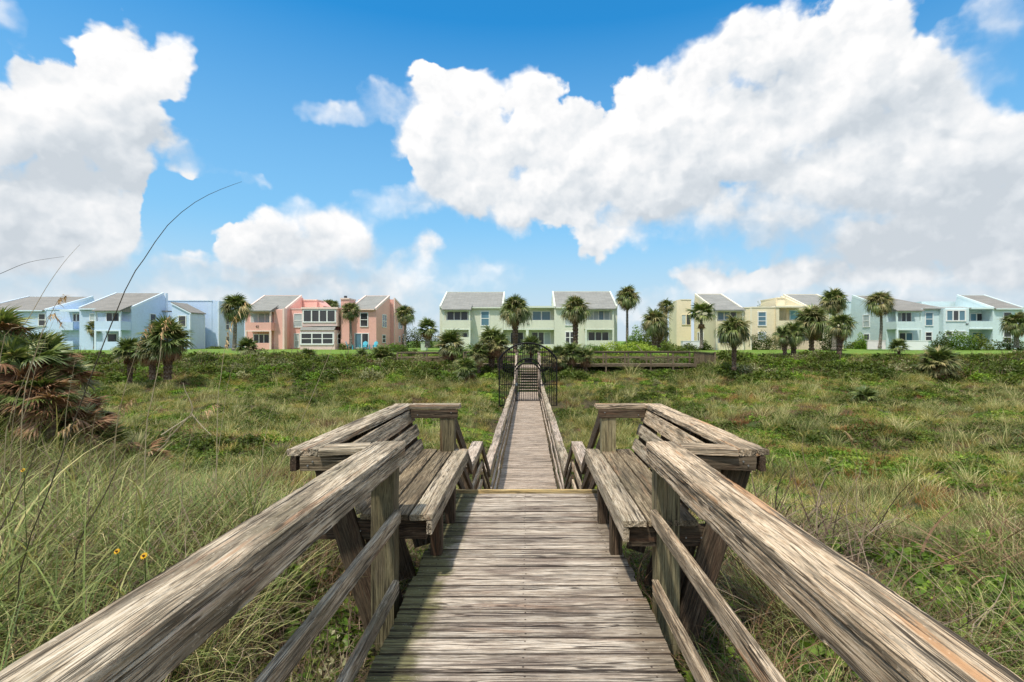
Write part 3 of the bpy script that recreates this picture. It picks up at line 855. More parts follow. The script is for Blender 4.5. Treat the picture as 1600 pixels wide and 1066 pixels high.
def H(x, y):
    x = np.asarray(x, float); y = np.asarray(y, float)
    z = np.interp(y, PY_, PZ_)
    w = np.clip((51.0 - y) / 4.0, 0, 1) * np.clip((y + 60) / 30, 0, 1)
    hum = (fbm(x / 4.3 + 31, y / 3.1 + 7, 3, 3) - .5) * 1.35 + (fbm(x / 1.3, y / 1.1, 9, 2) - .5) * 0.42
    far = np.clip((y - 10) / 5, 0, 1)
    z = z + hum * w * (0.25 + 0.75 * far)
    # the foreground dune is higher to the left
    z = z + 0.62 * np.exp(-((x + 7.5) / 4.2) ** 2 - ((y - 6.5) / 3.8) ** 2)
    z = z + 0.30 * np.exp(-((x + 3.2) / 1.6) ** 2 - ((y - 3.5) / 3.0) ** 2)
    z = z + 0.25 * np.exp(-((x - 8) / 5) ** 2 - ((y - 4) / 3.5) ** 2)
    z = z + 1.1 * np.exp(-((x + 22) / 9) ** 2 - ((y - 22) / 9) ** 2) + 0.8 * np.exp(-((x - 26) / 12) ** 2 - ((y - 24) / 8) ** 2)
    z = z + 2.0 * np.exp(-((x + 10.2) / 3.1) ** 2 - ((y - 9.0) / 2.6) ** 2)
    # keep the walkways clear
    z = z - 0.42 * np.exp(-(x / 2.2) ** 4) * np.clip((y - 29) / 4, 0, 1) * np.clip((47 - y) / 3, 0, 1)
    z = np.where((np.abs(x) < 1.2) & (y > 5) & (y < 12), np.minimum(z, np.interp(y, [5, 8, 12], [-.75, -1.75, -2.75])), z)
    z = np.where((np.abs(x) < 1.6) & (y > 12) & (y < 37), np.minimum(z, -2.62), z)
    z = np.where((np.abs(x) < 1.0) & (y > -2) & (y < 5.5), np.minimum(z, -.35), z)
    z = np.where((x > -13) & (x < 15) & (y > 44.2) & (y < 49), np.minimum(z, -.85), z)
    return z


def axis(fine0, fine1, step, far, growth=1.12):
    a = list(np.arange(fine0, fine1 + 1e-6, step))
    s = step; v = fine1
    while v < far: s *= growth; v += s; a.append(v)
    s = step; v = fine0; b = []
    while v > -far: s *= growth; v -= s; b.append(v)
    return np.array(b[::-1] + a)


gx = axis(-14, 14, 0.28, 2500, 1.06); gy = axis(-2, 53, 0.28, 2500, 1.10)
GXX, GYY = np.meshgrid(gx, gy, indexing='ij')
GZ = H(GXX, GYY)
nx, nyy = GXX.shape
Vg = np.stack([GXX, GYY, GZ], -1).reshape(-1, 3)
LAWN_Y = 50.4
def grid_faces(j0, j1):
    F = []
    for i in range(nx - 1):
        b0 = i * nyy; b1 = b0 + nyy
        F += [(b0 + j, b1 + j, b1 + j + 1, b0 + j + 1) for j in range(j0, j1)]
    return F
jl = int(np.searchsorted(gy, LAWN_Y))


def ground_mat():
    m, g, b = new_mat('dune_sand_and_litter')
    P = g.n('ShaderNodeTexCoord').outputs['Object']
    n1 = g.noise(P, 0.35, 5, 0.6); n2 = g.noise(P, 3.0, 5, 0.65); n3 = g.noise(P, 30.0, 4, 0.7)
    c = g.ramp(g.m('ADD', g.m('MULTIPLY', n2, .6), g.m('MULTIPLY', n3, .4)), [(0.30, (0.022, 0.020, 0.011)), (0.48, (0.060, 0.050, 0.026)), (0.60, (0.10, 0.078, 0.045)), (0.75, (0.17, 0.14, 0.085))])
    gr = g.mix(n3, (0.020, 0.034, 0.008), (0.070, 0.105, 0.025))
    c = g.mix(g.mr(g.m('ADD', n1, g.m('MULTIPLY', g.m('SUBTRACT', n2, .5), .5)), 0.44, 0.58), c, gr)
    c = g.mix(g.m('MULTIPLY', g.mr(g.noise(g.v('ADD', P, (50., 0., 0.)), 0.55, 4, 0.6), 0.68, 0.74), 0.9), c, g.mix(n3, (0.26, 0.21, 0.14), (0.48, 0.42, 0.32)))
    g.put(b.inputs['Base Color'], c); b.inputs['Roughness'].default_value = 0.95
    bump(g, b, g.m('ADD', n2, g.m('MULTIPLY', n3, .3)), 0.06)
    return m


def lawn_mat():
    m, g, b = new_mat('mown_lawn')
    P = g.n('ShaderNodeTexCoord').outputs['Object']
    n1 = g.noise(P, 0.25, 4, 0.6); n2 = g.noise(P, 6.0, 4, 0.7)
    f = g.m('ADD', g.m('MULTIPLY', n1, .5), g.m('MULTIPLY', n2, .5))
    c = g.ramp(f, [(0.3, (0.085, 0.16, 0.018)), (0.5, (0.13, 0.22, 0.03)), (0.7, (0.19, 0.28, 0.05))])
    g.put(b.inputs['Base Color'], c); b.inputs['Roughness'].default_value = 0.9
    bump(g, b, n2, 0.03)
    return m


me = mesh_from('ground', Vg, grid_faces(0, jl), ground_mat(), smooth=True)
o = bpy.data.objects.new('ground', me); COL.objects.link(o); tag(o, kind='structure')
me = mesh_from('lawn', Vg, grid_faces(jl, nyy - 1), lawn_mat(), smooth=True)
o = bpy.data.objects.new('lawn', me); COL.objects.link(o); tag(o, kind='structure')
for mm in ('ground', 'lawn'):
    bm = bmesh.new(); bm.from_mesh(bpy.data.meshes[mm]); bmesh.ops.delete(bm, geom=[v for v in bm.verts if not v.link_faces], context='VERTS'); bm.to_mesh(bpy.data.meshes[mm]); bm.free()


# ================================================================== PLANT MATERIALS AND MESHES
def leaf_mat(name, stops, trans=0.35, rough=0.55, var=0.25, spec=0.25, attr='hue'):
    """colour by a per-leaf 'hue' attribute, brightness jitter per object or instance, light passes through"""
    m = bpy.data.materials.new(name); m.use_nodes = True
    g = G(m.node_tree); g.N.clear()
    out = g.N.new('ShaderNodeOutputMaterial')
    hue = g.n('ShaderNodeAttribute', {'attribute_name': attr}).outputs['Fac']
    rnd = g.n('ShaderNodeObjectInfo').outputs['Random']
    f = g.m('ADD', g.m('MULTIPLY', hue, 0.75), g.m('MULTIPLY', rnd, 0.25))
    c = g.ramp(f, stops)
    P = g.n('ShaderNodeTexCoord').outputs['Object']
    nz = g.noise(P, 9.0, 2, 0.5)
    c = g.v('SCALE', c, g.m('ADD', 1.0 - var * 1.3, g.m('ADD', g.m('MULTIPLY', rnd, var * 1.3), g.m('MULTIPLY', nz, var * 1.3))))
    pr = g.n('ShaderNodeBsdfPrincipled', None, Base_Color=c, Roughness=rough)
    pr.inputs['Specular IOR Level'].default_value = spec
    tr = g.n('ShaderNodeBsdfTranslucent', None, Color=g.v('MULTIPLY', c, (1.15, 1.2, 0.75)))
    mx = g.n('ShaderNodeMixShader', None, i0=trans, i1=pr.outputs[0], i2=tr.outputs[0])
    g.L.new(mx.outputs[0], out.inputs[0])
    return m


GR_FINE = [(0.0, (0.075, 0.122, 0.026)), (0.30, (0.142, 0.204, 0.047)), (0.52, (0.250, 0.294, 0.087)), (0.68, (0.449, 0.408, 0.167)), (0.85, (0.697, 0.578, 0.294)), (1.0, (0.864, 0.750, 0.440))]
M_GRASS = leaf_mat('dune_grass_blades', [(p, tuple(v * .86 for v in c)) for p, c in GR_FINE], trans=.22, var=.38)
M_GRASS2 = leaf_mat('olive_grass_blades', [(0.0, (0.119, 0.139, 0.026)), (0.4, (0.286, 0.276, 0.065)), (0.7, (0.523, 0.409, 0.136)), (1.0, (0.904, 0.635, 0.271))])
M_DEAD = leaf_mat('dead_grass_blades', [(0.0, (0.075, 0.043, 0.022)), (0.4, (0.187, 0.108, 0.055)), (0.75, (0.336, 0.216, 0.120)), (1.0, (0.522, 0.386, 0.240))], trans=0.2)
M_RUST = leaf_mat('rusty_orange_grass', [(0.0, (0.20, 0.07, 0.02)), (0.5, (0.38, 0.16, 0.06)), (1.0, (0.46, 0.30, 0.14))], trans=0.25)
M_LEAF = leaf_mat('green_leaves', [(0.0, (0.040, 0.087, 0.010)), (0.5, (0.113, 0.204, 0.022)), (0.8, (0.214, 0.329, 0.038)), (1.0, (0.425, 0.522, 0.067))])
M_LEAFD = leaf_mat('dark_shrub_leaves', [(0.0, (0.026, 0.045, 0.008)), (0.5, (0.074, 0.113, 0.017)), (0.85, (0.164, 0.198, 0.034)), (1.0, (0.306, 0.263, 0.065))])
M_LEAFS = leaf_mat('silvery_leaves', [(0.0, (0.076, 0.090, 0.031)), (0.5, (0.189, 0.200, 0.088)), (0.8, (0.430, 0.411, 0.228)), (1.0, (0.658, 0.604, 0.393))])
M_LEAFY = leaf_mat('bright_leaves', [(0.0, (0.130, 0.189, 0.022)), (0.5, (0.245, 0.340, 0.043)), (1.0, (0.461, 0.529, 0.097))])
M_TWIG = leaf_mat('dead_twigs', [(0.0, (0.049, 0.031, 0.022)), (0.5, (0.133, 0.089, 0.061)), (1.0, (0.332, 0.260, 0.187))], trans=0.0, rough=0.85)
M_FROND = leaf_mat('palm_frond_green', [(0.0, (0.039, 0.065, 0.016)), (0.45, (0.098, 0.143, 0.033)), (0.75, (0.195, 0.234, 0.065)), (1.0, (0.468, 0.429, 0.195))], trans=0.22, rough=0.42, spec=0.45)
M_FRONDO = leaf_mat('palm_frond_olive', [(0.0, (0.056, 0.067, 0.022)), (0.5, (0.168, 0.168, 0.056)), (1.0, (0.462, 0.378, 0.182))], trans=0.2, rough=0.5, spec=0.35)
M_FRONDD = leaf_mat('palm_frond_dead', [(0.0, (0.106, 0.050, 0.025)), (0.5, (0.275, 0.144, 0.075)), (1.0, (0.550, 0.375, 0.237))], trans=0.2, rough=0.7)


class Leafy:
    """numpy collector of quads with a per-vertex hue"""
    def __init__(s): s.V = []; s.F = []; s.Hh = []; s.Mi = []; s.n = 0

    def add(s, V, F, hue, mi=0):
        V = np.asarray(V, float).reshape(-1, 3); F = np.asarray(F, np.int64)
        s.V.append(V); s.F.append(F + s.n); s.Hh.append(np.broadcast_to(hue, (len(V),)).astype(float)); s.Mi.append(np.full(len(F), mi, np.int32)); s.n += len(V)

    def mesh(s, name, mats):
        V = np.concatenate(s.V); F = np.concatenate(s.F); me = bpy.data.meshes.new(name)
        k = F.shape[1]
        me.vertices.add(len(V)); me.vertices.foreach_set('co', V.ravel())
        me.loops.add(F.size); me.loops.foreach_set('vertex_index', F.ravel().astype(np.int32))
        me.polygons.add(len(F)); me.polygons.foreach_set('loop_start', np.arange(0, F.size, k, dtype=np.int32))
        me.polygons.foreach_set('loop_total', np.full(len(F), k, np.int32))
        for m in (mats if isinstance(mats, (list, tuple)) else [mats]): me.materials.append(m)
        me.polygons.foreach_set('material_index', np.concatenate(s.Mi))
        me.update(calc_edges=True)
        a = me.attributes.new('hue', 'FLOAT', 'POINT'); a.data.foreach_set('value', np.concatenate(s.Hh).astype(np.float32))
        return me


def ribbons(L, base, az, el, length, width, droop, hue, seg=4, mi=0, twist=None, curl=None):
    """many blades at once. base (n,3); az, el start direction; droop: how much the tip bends over"""
    n = len(base); t = np.linspace(0, 1, seg + 1)[None, :]
    pitch = el[:, None] - droop[:, None] * t ** 1.3
    a = az[:, None] + (0 if curl is None else curl[:, None] * t)
    st = (length / seg)[:, None]
    dx = np.cos(pitch) * np.cos(a) * st; dy = np.cos(pitch) * np.sin(a) * st; dz = np.sin(pitch) * st
    c = lambda d: np.concatenate([np.zeros((n, 1)), np.cumsum(d[:, :-1], 1)], 1)
    X = base[:, :1] + c(dx); Y = base[:, 1:2] + c(dy); Z = base[:, 2:3] + c(dz)
    w = width[:, None] * np.array([1 - 0.97 * (i / seg) ** 1.6 for i in range(seg + 1)])[None, :] * .5
    sa = (a + PI / 2) if twist is None else (a + PI / 2 + twist[:, None])
    sx = np.cos(sa) * w; sy = np.sin(sa) * w
    Vl = np.stack([X - sx, Y - sy, Z], -1); Vr = np.stack([X + sx, Y + sy, Z], -1)
    V = np.stack([Vl, Vr], 2).reshape(n, -1, 3)            # n, 2(seg+1), 3
    f = np.array([[2 * i, 2 * i + 1, 2 * i + 3, 2 * i + 2] for i in range(seg)])
    F = (np.arange(n)[:, None, None] * (2 * (seg + 1)) + f[None]).reshape(-1, 4)
    L.add(V.reshape(-1, 3), F, np.repeat(hue, 2 * (seg + 1)), mi)


def grass_mesh(name, n, h, spread, width, mat, seed, lean=0.0, droop=(0.5, 1.9), seg=4, hue=(0, 1), el=(0.9, 1.5)):
    r = np.random.RandomState(seed); L = Leafy()
    rad = spread * np.sqrt(r.rand(n)); th = r.rand(n) * 2 * PI
    base = np.stack([rad * np.cos(th), rad * np.sin(th), r.rand(n) * -0.05], 1)
    az = th + r.randn(n) * 0.9
    # prevailing lean towards +x
    az = np.where(r.rand(n) < lean, r.randn(n) * 0.6, az)
    ribbons(L, base, az, r.uniform(el[0], el[1], n), h * r.uniform(.45, 1.1, n), width * r.uniform(.6, 1.3, n), r.uniform(droop[0], droop[1], n),
            hue[0] + (hue[1] - hue[0]) * r.beta(1.6, 1.6, n), seg, 0, r.uniform(-.9, .9, n), r.randn(n) * .3)
    return L.mesh(name, mat)


def leaves(L, P, size, r, hue, mi=0, up=0.5, elong=1.8):
    """small folded diamond leaves at points P"""
    n = len(P)
    nrm = r.randn(n, 3); nrm[:, 2] = np.abs(nrm[:, 2]) + up; nrm /= np.linalg.norm(nrm, axis=1, keepdims=True)
    a = r.randn(n, 3); a -= nrm * (a * nrm).sum(1, keepdims=True); a /= np.linalg.norm(a, axis=1, keepdims=True)
    b = np.cross(nrm, a); s = size[:, None]
    v0 = P - a * s * elong * .5; v1 = P + b * s * .5 + nrm * s * .12; v2 = P + a * s * elong * .5 - nrm * s * .10; v3 = P - b * s * .5 + nrm * s * .12
    V = np.stack([v0, v1, v2, v3], 1).reshape(-1, 3)
    F = np.arange(n)[:, None] * 4 + np.array([[0, 1, 2, 3]])
    L.add(V, F, np.repeat(hue, 4), mi)


def cover_mesh(name, n, rad, h, size, mat, seed, mat2=None, twigs=0):
    r = np.random.RandomState(seed); L = Leafy()
    d = r.randn(n, 3); d[:, 2] = np.abs(d[:, 2]); d /= np.linalg.norm(d, axis=1, keepdims=True)
    lump = 0.75 + 0.35 * np.sin(d[:, 0] * 5 + seed) * np.cos(d[:, 1] * 4 + seed * 2)
    q = d * (r.rand(n, 1) ** 0.4) * lump[:, None] * np.array([rad, rad, h])
    q[:, 2] -= 0.03
    hue = np.clip(0.15 + 0.55 * q[:, 2] / h * .4 + r.rand(n) * .65, 0, 1)
    leaves(L, q, size * r.uniform(.6, 1.3, n), r, hue, 0)
    if twigs:
        th = r.rand(twigs) * 2 * PI
        base = np.stack([rad * .5 * np.cos(th), rad * .5 * np.sin(th), np.zeros(twigs)], 1)
        ribbons(L, base, th + r.randn(twigs), r.uniform(.3, 1.3, twigs), h * r.uniform(.8, 1.9, twigs), np.full(twigs, .006), r.uniform(-.5, 1.2, twigs), r.rand(twigs), 4, 1)
    return L.mesh(name, [mat, mat2 or M_TWIG])


def tangle_mesh(name, n, rad, h, seed, width=0.006, mat=None, length=.8):
    r = np.random.RandomState(seed); L = Leafy()
    th = r.rand(n) * 2 * PI; q = rad * np.sqrt(r.rand(n))
    base = np.stack([q * np.cos(th), q * np.sin(th), r.rand(n) * h * .4], 1)
    ribbons(L, base, r.rand(n) * 2 * PI, r.uniform(-.2, 1.2, n), length * r.uniform(.4, 1.2, n), width * r.uniform(.6, 1.6, n), r.uniform(.3, 2.0, n), r.rand(n), 6, 0, r.rand(n) * 3, r.randn(n) * 1.6)
    return L.mesh(name, mat or M_TWIG)


def scatter(name, protos, pts, rotz, scl, idx, kind='stuff', tilt=None):
    """one 'stuff' object that instances the prototype meshes on its points"""
    n = len(pts)
    me = bpy.data.meshes.new(name)
    me.vertices.add(n); me.vertices.foreach_set('co', np.asarray(pts, np.float32).ravel())
    rot = np.zeros((n, 3), np.float32); rot[:, 2] = rotz
    if tilt is not None: rot[:, :2] = tilt
    a = me.attributes.new('rot', 'FLOAT_VECTOR', 'POINT'); a.data.foreach_set('vector', rot.ravel())
    a = me.attributes.new('scl', 'FLOAT', 'POINT'); a.data.foreach_set('value', np.asarray(scl, np.float32))
    a = me.attributes.new('idx', 'INT', 'POINT'); a.data.foreach_set('value', np.asarray(idx, np.int32))
    ob = bpy.data.objects.new(name, me); COL.objects.link(ob); tag(ob, kind=kind)
    ng = bpy.data.node_groups.new('scatter_' + name, 'GeometryNodeTree')
    ng.interface.new_socket('Geometry', in_out='INPUT', socket_type='NodeSocketGeometry')
    ng.interface.new_socket('Geometry', in_out='OUTPUT', socket_type='NodeSocketGeometry')
    N = ng.nodes; Lk = ng.links
    gi = N.new('NodeGroupInput'); go = N.new('NodeGroupOutput')
    c = bpy.data.collections.new('kinds_of_' + name)
    for i, pm in enumerate(protos):
        po = bpy.data.objects.new('%s_kind_%s' % (name, 'abcdefghijklmnop'[i]), pm); c.objects.link(po)
    ci = N.new('GeometryNodeCollectionInfo'); ci.inputs['Collection'].default_value = c
    ci.inputs['Separate Children'].default_value = True; ci.inputs['Reset Children'].default_value = True
    m2p = N.new('GeometryNodeMeshToPoints')
    iop = N.new('GeometryNodeInstanceOnPoints'); iop.inputs['Pick Instance'].default_value = True
    def at(nm, t):
        nd = N.new('GeometryNodeInputNamedAttribute'); nd.data_type = t; nd.inputs['Name'].default_value = nm; return nd.outputs[0]
    Lk.new(gi.outputs[0], m2p.inputs[0]); Lk.new(m2p.outputs[0], iop.inputs['Points'])
    Lk.new(ci.outputs[0], iop.inputs['Instance']); Lk.new(at('idx', 'INT'), iop.inputs['Instance Index'])
    e2r = N.new('FunctionNodeEulerToRotation'); Lk.new(at('rot', 'FLOAT_VECTOR'), e2r.inputs[0])
    Lk.new(e2r.outputs[0], iop.inputs['Rotation'])
    Lk.new(at('scl', 'FLOAT'), iop.inputs['Scale'])
    Lk.new(iop.outputs[0], go.inputs[0])
    md = ob.modifiers.new('scatter', 'NODES'); md.node_group = ng
    return ob


def clear_of_walk(x, y, pad=0.12):
    """False where a walkway or bench stands"""
    bad = (x > DL - .25 - pad) & (x < DR + .25 + pad) & (y < 5.7)
    bad |= (np.abs(x) < 1.72 + pad) & (y > 3.0) & (y < 5.6)
    bad |= (np.abs(x) < 1.05 + pad) & (y >= 5.5) & (y < 44)
    bad |= (x > -5.7) & (x < 14.7) & (y > 44.4) & (y < 46.5)
    bad |= (x > -12.1) & (x < -7.1) & (y > 46.8) & (y < 48.8)
    return ~bad


R = np.random.RandomState(77)

# ------------------------------------------------------------------ valley and bank: one carpet of tufts, mats and dead patches
kinds = [
    grass_mesh('tuft', 46, 0.62, 0.20, 0.011, M_GRASS, 1, 0.35, (0.6, 2.0), 3, (0.15, 1.0)),          # 0 pale grass
    grass_mesh('tuft', 46, 0.50, 0.24, 0.011, M_GRASS2, 2, 0.3, (0.6, 2.2), 3, (0.0, 1.0)),           # 1 olive grass
    cover_mesh('mat', 170, 0.42, 0.20, 0.060, M_LEAF, 3),                                             # 2 green mat
    cover_mesh('mat', 170, 0.46, 0.26, 0.055, M_LEAFD, 4, twigs=6),                                   # 3 dark mat
    grass_mesh('tuft', 44, 0.36, 0.26, 0.010, M_DEAD, 5, 0.2, (0.4, 2.2), 3, (0.0, 0.9), (0.4, 1.4)), # 4 brown dead
    cover_mesh('mat', 150, 0.38, 0.16, 0.055, M_LEAFY, 6),                                            # 5 bright mat
    cover_mesh('mat', 170, 0.36, 0.22, 0.045, M_LEAFS, 7, twigs=8),                                   # 6 silvery
    grass_mesh('tuft', 60, 0.95, 0.12, 0.012, M_GRASS, 8, 0.2, (0.5, 1.5), 4, (0.2, 1.0)),            # 7 tall clump
    grass_mesh('tuft', 40, 0.35, 0.22, 0.010, M_RUST, 9, 0.2, (0.4, 1.5), 3),                         # 8 rusty
]


def mid_field():
    N0 = 60000
    u = R.rand(N0); y = np.sqrt(10.5 ** 2 + u * (51.2 ** 2 - 10.5 ** 2))
    x = R.uniform(-1.6, 1.45, N0) * (y + 3)
    m = clear_of_walk(x, y); x, y = x[m], y[m]
    n = len(x)
    fa = fbm(x / 5.0 + 3, y / 2.4 + 1, 41, 3); fb_ = fbm(x / 2.6 + 13, y / 1.5 + 5, 42, 3); fc = fbm(x / 8.0 + 23, y / 4 + 9, 43, 3)
    r = R.rand(n)
    idx = np.where(fa > .54, np.where(r < .55, 0, 1), np.where(r < .45, 2, 1))
    idx = np.where((fb_ > .58) & (r < .7), 2, idx)
    idx = np.where((fb_ > .66) & (R.rand(n) < .55), 5, idx)
    idx = np.where((fb_ < .43) & (R.rand(n) < .75), 4, idx)
    idx = np.where((fc < .46) & (R.rand(n) < .6), 3, idx)
    idx = np.where((fb_ > .48) & (fb_ < .51) & (R.rand(n) < .4), 6, idx)
    idx = np.where(R.rand(n) < .030, 7, idx)
    idx = np.where((fbm(x / 1.2, y / 1.2, 47, 2) > .75) & (x > 2) & (R.rand(n) < .7), 8, idx)
    # the crest of the bank is darker shrubbery, its lip short green
    bank = (y > 41.5) & (y < 48.5)
    idx = np.where(bank & (R.rand(n) < .72), np.where(R.rand(n) < .8, 3, 2), idx)
    lip = y > 49.2
    idx = np.where(lip & (idx != 5), np.where(R.rand(n) < .65, 2, 1), idx)
    bare = (fbm(x / 1.5 + 9, y / .9, 46, 2) > .80)
    keep = ~(bare & (R.rand(n) < .85))
    x, y, idx = x[keep], y[keep], idx[keep]; n = len(x)
    hill = 0.75 + 0.8 * fbm(x / 2.2, y / 1.4, 55, 2)
    s = R.uniform(.65, 1.25, n) * hill
    s = np.where(y > 49.0, s * .55, s)
    s = np.where(bank[keep], s * 1.25, s)
    z = H(x, y)
    z = z - np.where((np.abs(x) < 2.2) & (y > 10), 0.05, 0)
    s = np.where((np.abs(x) < 2.0) & (y > 10), s * .55, s)
    scatter('dune_vegetation', kinds, np.stack([x, y, z], 1), R.rand(n) * 2 * PI, s, idx)


mid_field()

# ------------------------------------------------------------------ foreground: long fine grass and low leafy plants
near_kinds = [
    grass_mesh('tuft', 22, 0.95, 0.12, 0.0100, M_GRASS, 11, 0.45, (0.5, 2.0), 7, (0.10, .70)),   # 0 green long
    grass_mesh('tuft', 20, 0.95, 0.16, 0.0070, M_GRASS, 12, 0.5, (0.8, 2.6), 7, (0.50, 1.0)),   # 1 straw long
    grass_mesh('tuft', 26, 0.55, 0.15, 0.0080, M_GRASS, 13, 0.3, (0.4, 2.2), 5, (0.1, 0.9)),     # 2 short mixed
    cover_mesh('mat', 130, 0.24, 0.20, 0.034, M_LEAFD, 14, twigs=10),                             # 3 green leaves
    cover_mesh('mat', 130, 0.22, 0.20, 0.026, M_LEAFS, 15, twigs=14),                            # 4 silvery leaves
    tangle_mesh('tangle', 46, 0.22, 0.25, 16, 0.0050),                                           # 5 twigs
    tangle_mesh('tangle', 40, 0.20, 0.22, 17, 0.0050, M_DEAD, .7),                               # 6 dead brown grass
    cover_mesh('mat', 90, 0.24, 0.22, 0.060, M_LEAF, 18),                                        # 7 bigger green leaves
    grass_mesh('tuft', 12, 1.15, 0.08, 0.0125, M_GRASS, 19, 0.6, (0.9, 1.9), 8, (0.15, .75)),     # 8 broad green arching
    tangle_mesh('tangle', 18, 0.25, 0.30, 20, 0.0055, M_GRASS, .9),                             # 9 pale curly straw
]


def near_field():
    out = []
    def put(n, x0, x1, y0, y1, w, smin=.7, smax=1.2):
        x = R.uniform(x0, x1, n); y = R.uniform(y0, y1, n)
        m = clear_of_walk(x, y, 0.05); x, y = x[m], y[m]; n = len(x)
        k = R.choice(len(w), n, p=np.array(w) / sum(w))
        out.append((x, y, k, R.uniform(smin, smax, n)))
    # left: long grass over everything, leafier beside the rail
    put(2000, -11, -1.9, 0.6, 9.5, [38, 28, 14, 3, 3, 2, 7, 1, 3, 5])
    put(900, -1.95, -1.02, 1.0, 6.2, [4, 3, 8, 12, 34, 5, 6, 10, 2, 3], .6, 1.0)
    put(2600, -4.2, -1.02, 1.0, 6.0, [10, 8, 12, 16, 26, 5, 6, 6, 3, 4], .6, 1.0)
    put(1500, -14, -3, 8.5, 13, [25, 22, 24, 12, 4, 3, 10, 4, 1, 3], .6, 1.1)
    put(900, -6, -1.2, 6, 12, [12, 12, 24, 24, 8, 6, 10, 6, 0, 5], .5, .9)
    # right: leaves and dead tangle by the rail, short grass further off
    put(2100, 1.0, 3.0, 0.9, 6.0, [1, 2, 8, 26, 8, 4, 4, 50, 2, 2], .75, 1.2)
    put(2300, 2.2, 9, 1.2, 8.5, [8, 5, 34, 22, 5, 4, 7, 16, 2, 2], .55, 1.0)
    put(420, 3.0, 5.5, 1.2, 3.2, [30, 20, 20, 5, 2, 5, 6, 5, 14, 8], .7, 1.1)
    put(1900, 1.3, 14, 6, 12.5, [8, 8, 34, 24, 4, 2, 9, 14, 0, 2], .5, .9)
    put(1500, -10, -1.1, 0.9, 9.5, [0, 0, 0, 4, 3, 1, 2, 2, 0, 0], .8, 1.3)
    put(260, -2.6, -1.1, 1.0, 4.5, [0, 0, 0, 3, 6, 1, 1, 3, 0, 0], 1.0, 1.5)
    put(420, 1.05, 2.2, 1.2, 4.5, [0, 0, 0, 3, 1, 1, 0, 7, 0, 0], 1.1, 1.6)
    put(900, 1.1, 9, 1.0, 9, [0, 0, 0, 4, 1, 1, 3, 3, 0, 0], .8, 1.2)
    # behind the camera, so that the place goes on
    put(650, -9, -2.0, 1.0, 8.5, [0, 2, 0, 0, 0, 0, 0, 0, 7, 0], .8, 1.25)
    put(200, 2.2, 7, 1.2, 6, [0, 2, 0, 0, 0, 0, 0, 0, 6, 0], .6, 1.0)
    put(900, -8, 8, -4, 0.9, [20, 15, 25, 12, 8, 5, 8, 6, 2, 4])
    x = np.concatenate([o[0] for o in out]); y = np.concatenate([o[1] for o in out]); k = np.concatenate([o[2] for o in out]); s = np.concatenate([o[3] for o in out])
    # keep tall blades off the deck and the view
    pa = fbm(x / 1.5 + 5, y / 1.1 + 2, 91, 3); pb = fbm(x / 1.1 + 25, y / .9 + 7, 92, 3); rr = R.rand(len(x))
    k = np.where((pa > .53) & (rr < .80), np.where(x < 0, R.choice([3, 4, 4, 7], len(x)), R.choice([3, 7, 7, 4], len(x))), k)
    k = np.where((pb > .58) & (rr < .7), R.choice([5, 6, 2, 9], len(x)), k)
    thin = ((pa < .45) & (R.rand(len(x)) < .40))
    x, y, k, s = x[~thin], y[~thin], k[~thin], s[~thin]
    tall = np.isin(k, [0, 1, 8]); nearwalk = (np.abs(x) < 1.75)
    k = np.where(tall & nearwalk, 2, k)
    s = np.where(nearwalk, s * .72, s)
    s = np.where((x > 0) & tall, s * .8, s)
    nb = ~(((x - 2.55) / .9) ** 2 + ((y - 5.0) / .75) ** 2 < 1)
    x, y, k, s, tall = x[nb], y[nb], k[nb], s[nb], tall[nb]
    z = H(x, y) - 0.02
    # low leaves growing under the rails and benches
    nu = 900; ux = R.uniform(.78, 1.85, nu) * R.choice([-1, 1], nu); uy = R.uniform(.9, 5.7, nu)
    x = np.concatenate([x, ux]); y = np.concatenate([y, uy]); k = np.concatenate([k, R.choice([3, 4, 7, 6, 5], nu, p=[.34, .22, .26, .10, .08])]); s = np.concatenate([s, R.uniform(.6, .95, nu)])
    tall = np.isin(k, [0, 1, 8])
    sw = (x > 0) & np.isin(k, [1, 9, 5]) & (R.rand(len(x)) < .6); k = np.where(sw, R.choice([2, 7, 3], len(x)), k)
    z = H(x, y) - 0.02
    th = R.uniform(-1.2, 1.2, len(x)); th = np.where(np.isin(k, [0, 1, 8]), th + np.where(x > 0, 2.6, 0), R.rand(len(x)) * 6.28)
    scatter('foreground_grass', near_kinds, np.stack([x, y, z], 1), th, s, k)


near_field()


# ================================================================== HOUSES
def paint(name, col, siding='h'):
    m, g, b = new_mat(name)
    P = g.n('ShaderNodeTexCoord').outputs['Object']
    x, y, z = g.sep(P)[:3]
    s = g.m('FRACT', g.m('DIVIDE', z if siding == 'h' else x, 0.21 if siding == 'h' else 0.30))
    groove = g.mr(s, 0.0, 0.10, 1.0, 0.0)
    n = g.noise(g.v('MULTIPLY', P, (.5, .5, .15)), 1.0, 5, 0.6)
    n2 = g.noise(P, 4.0, 4, 0.6)
    f = g.m('ADD', g.m('MULTIPLY', n, .6), g.m('MULTIPLY', n2, .4))
    c = g.mix(g.mr(f, .35, .65), tuple(v * .94 for v in col), tuple(min(1, v * 1.06) for v in col))
    c = g.mix(g.m('MULTIPLY', groove, 0.22), c, tuple(v * .5 for v in col))
    # streaks of grime
    st = g.noise(g.v('MULTIPLY', P, (3.0, 3.0, .35)), 1.0, 4, .65)
    c = g.mix(g.m('MULTIPLY', g.mr(st, .58, .75), .12), c, (.30, .29, .24))
    g.put(b.inputs['Base Color'], c); b.inputs['Roughness'].default_value = .7
    bump(g, b, g.m('SUBTRACT', s, g.m('MULTIPLY', groove, .6)), 0.012, .7)
    return m


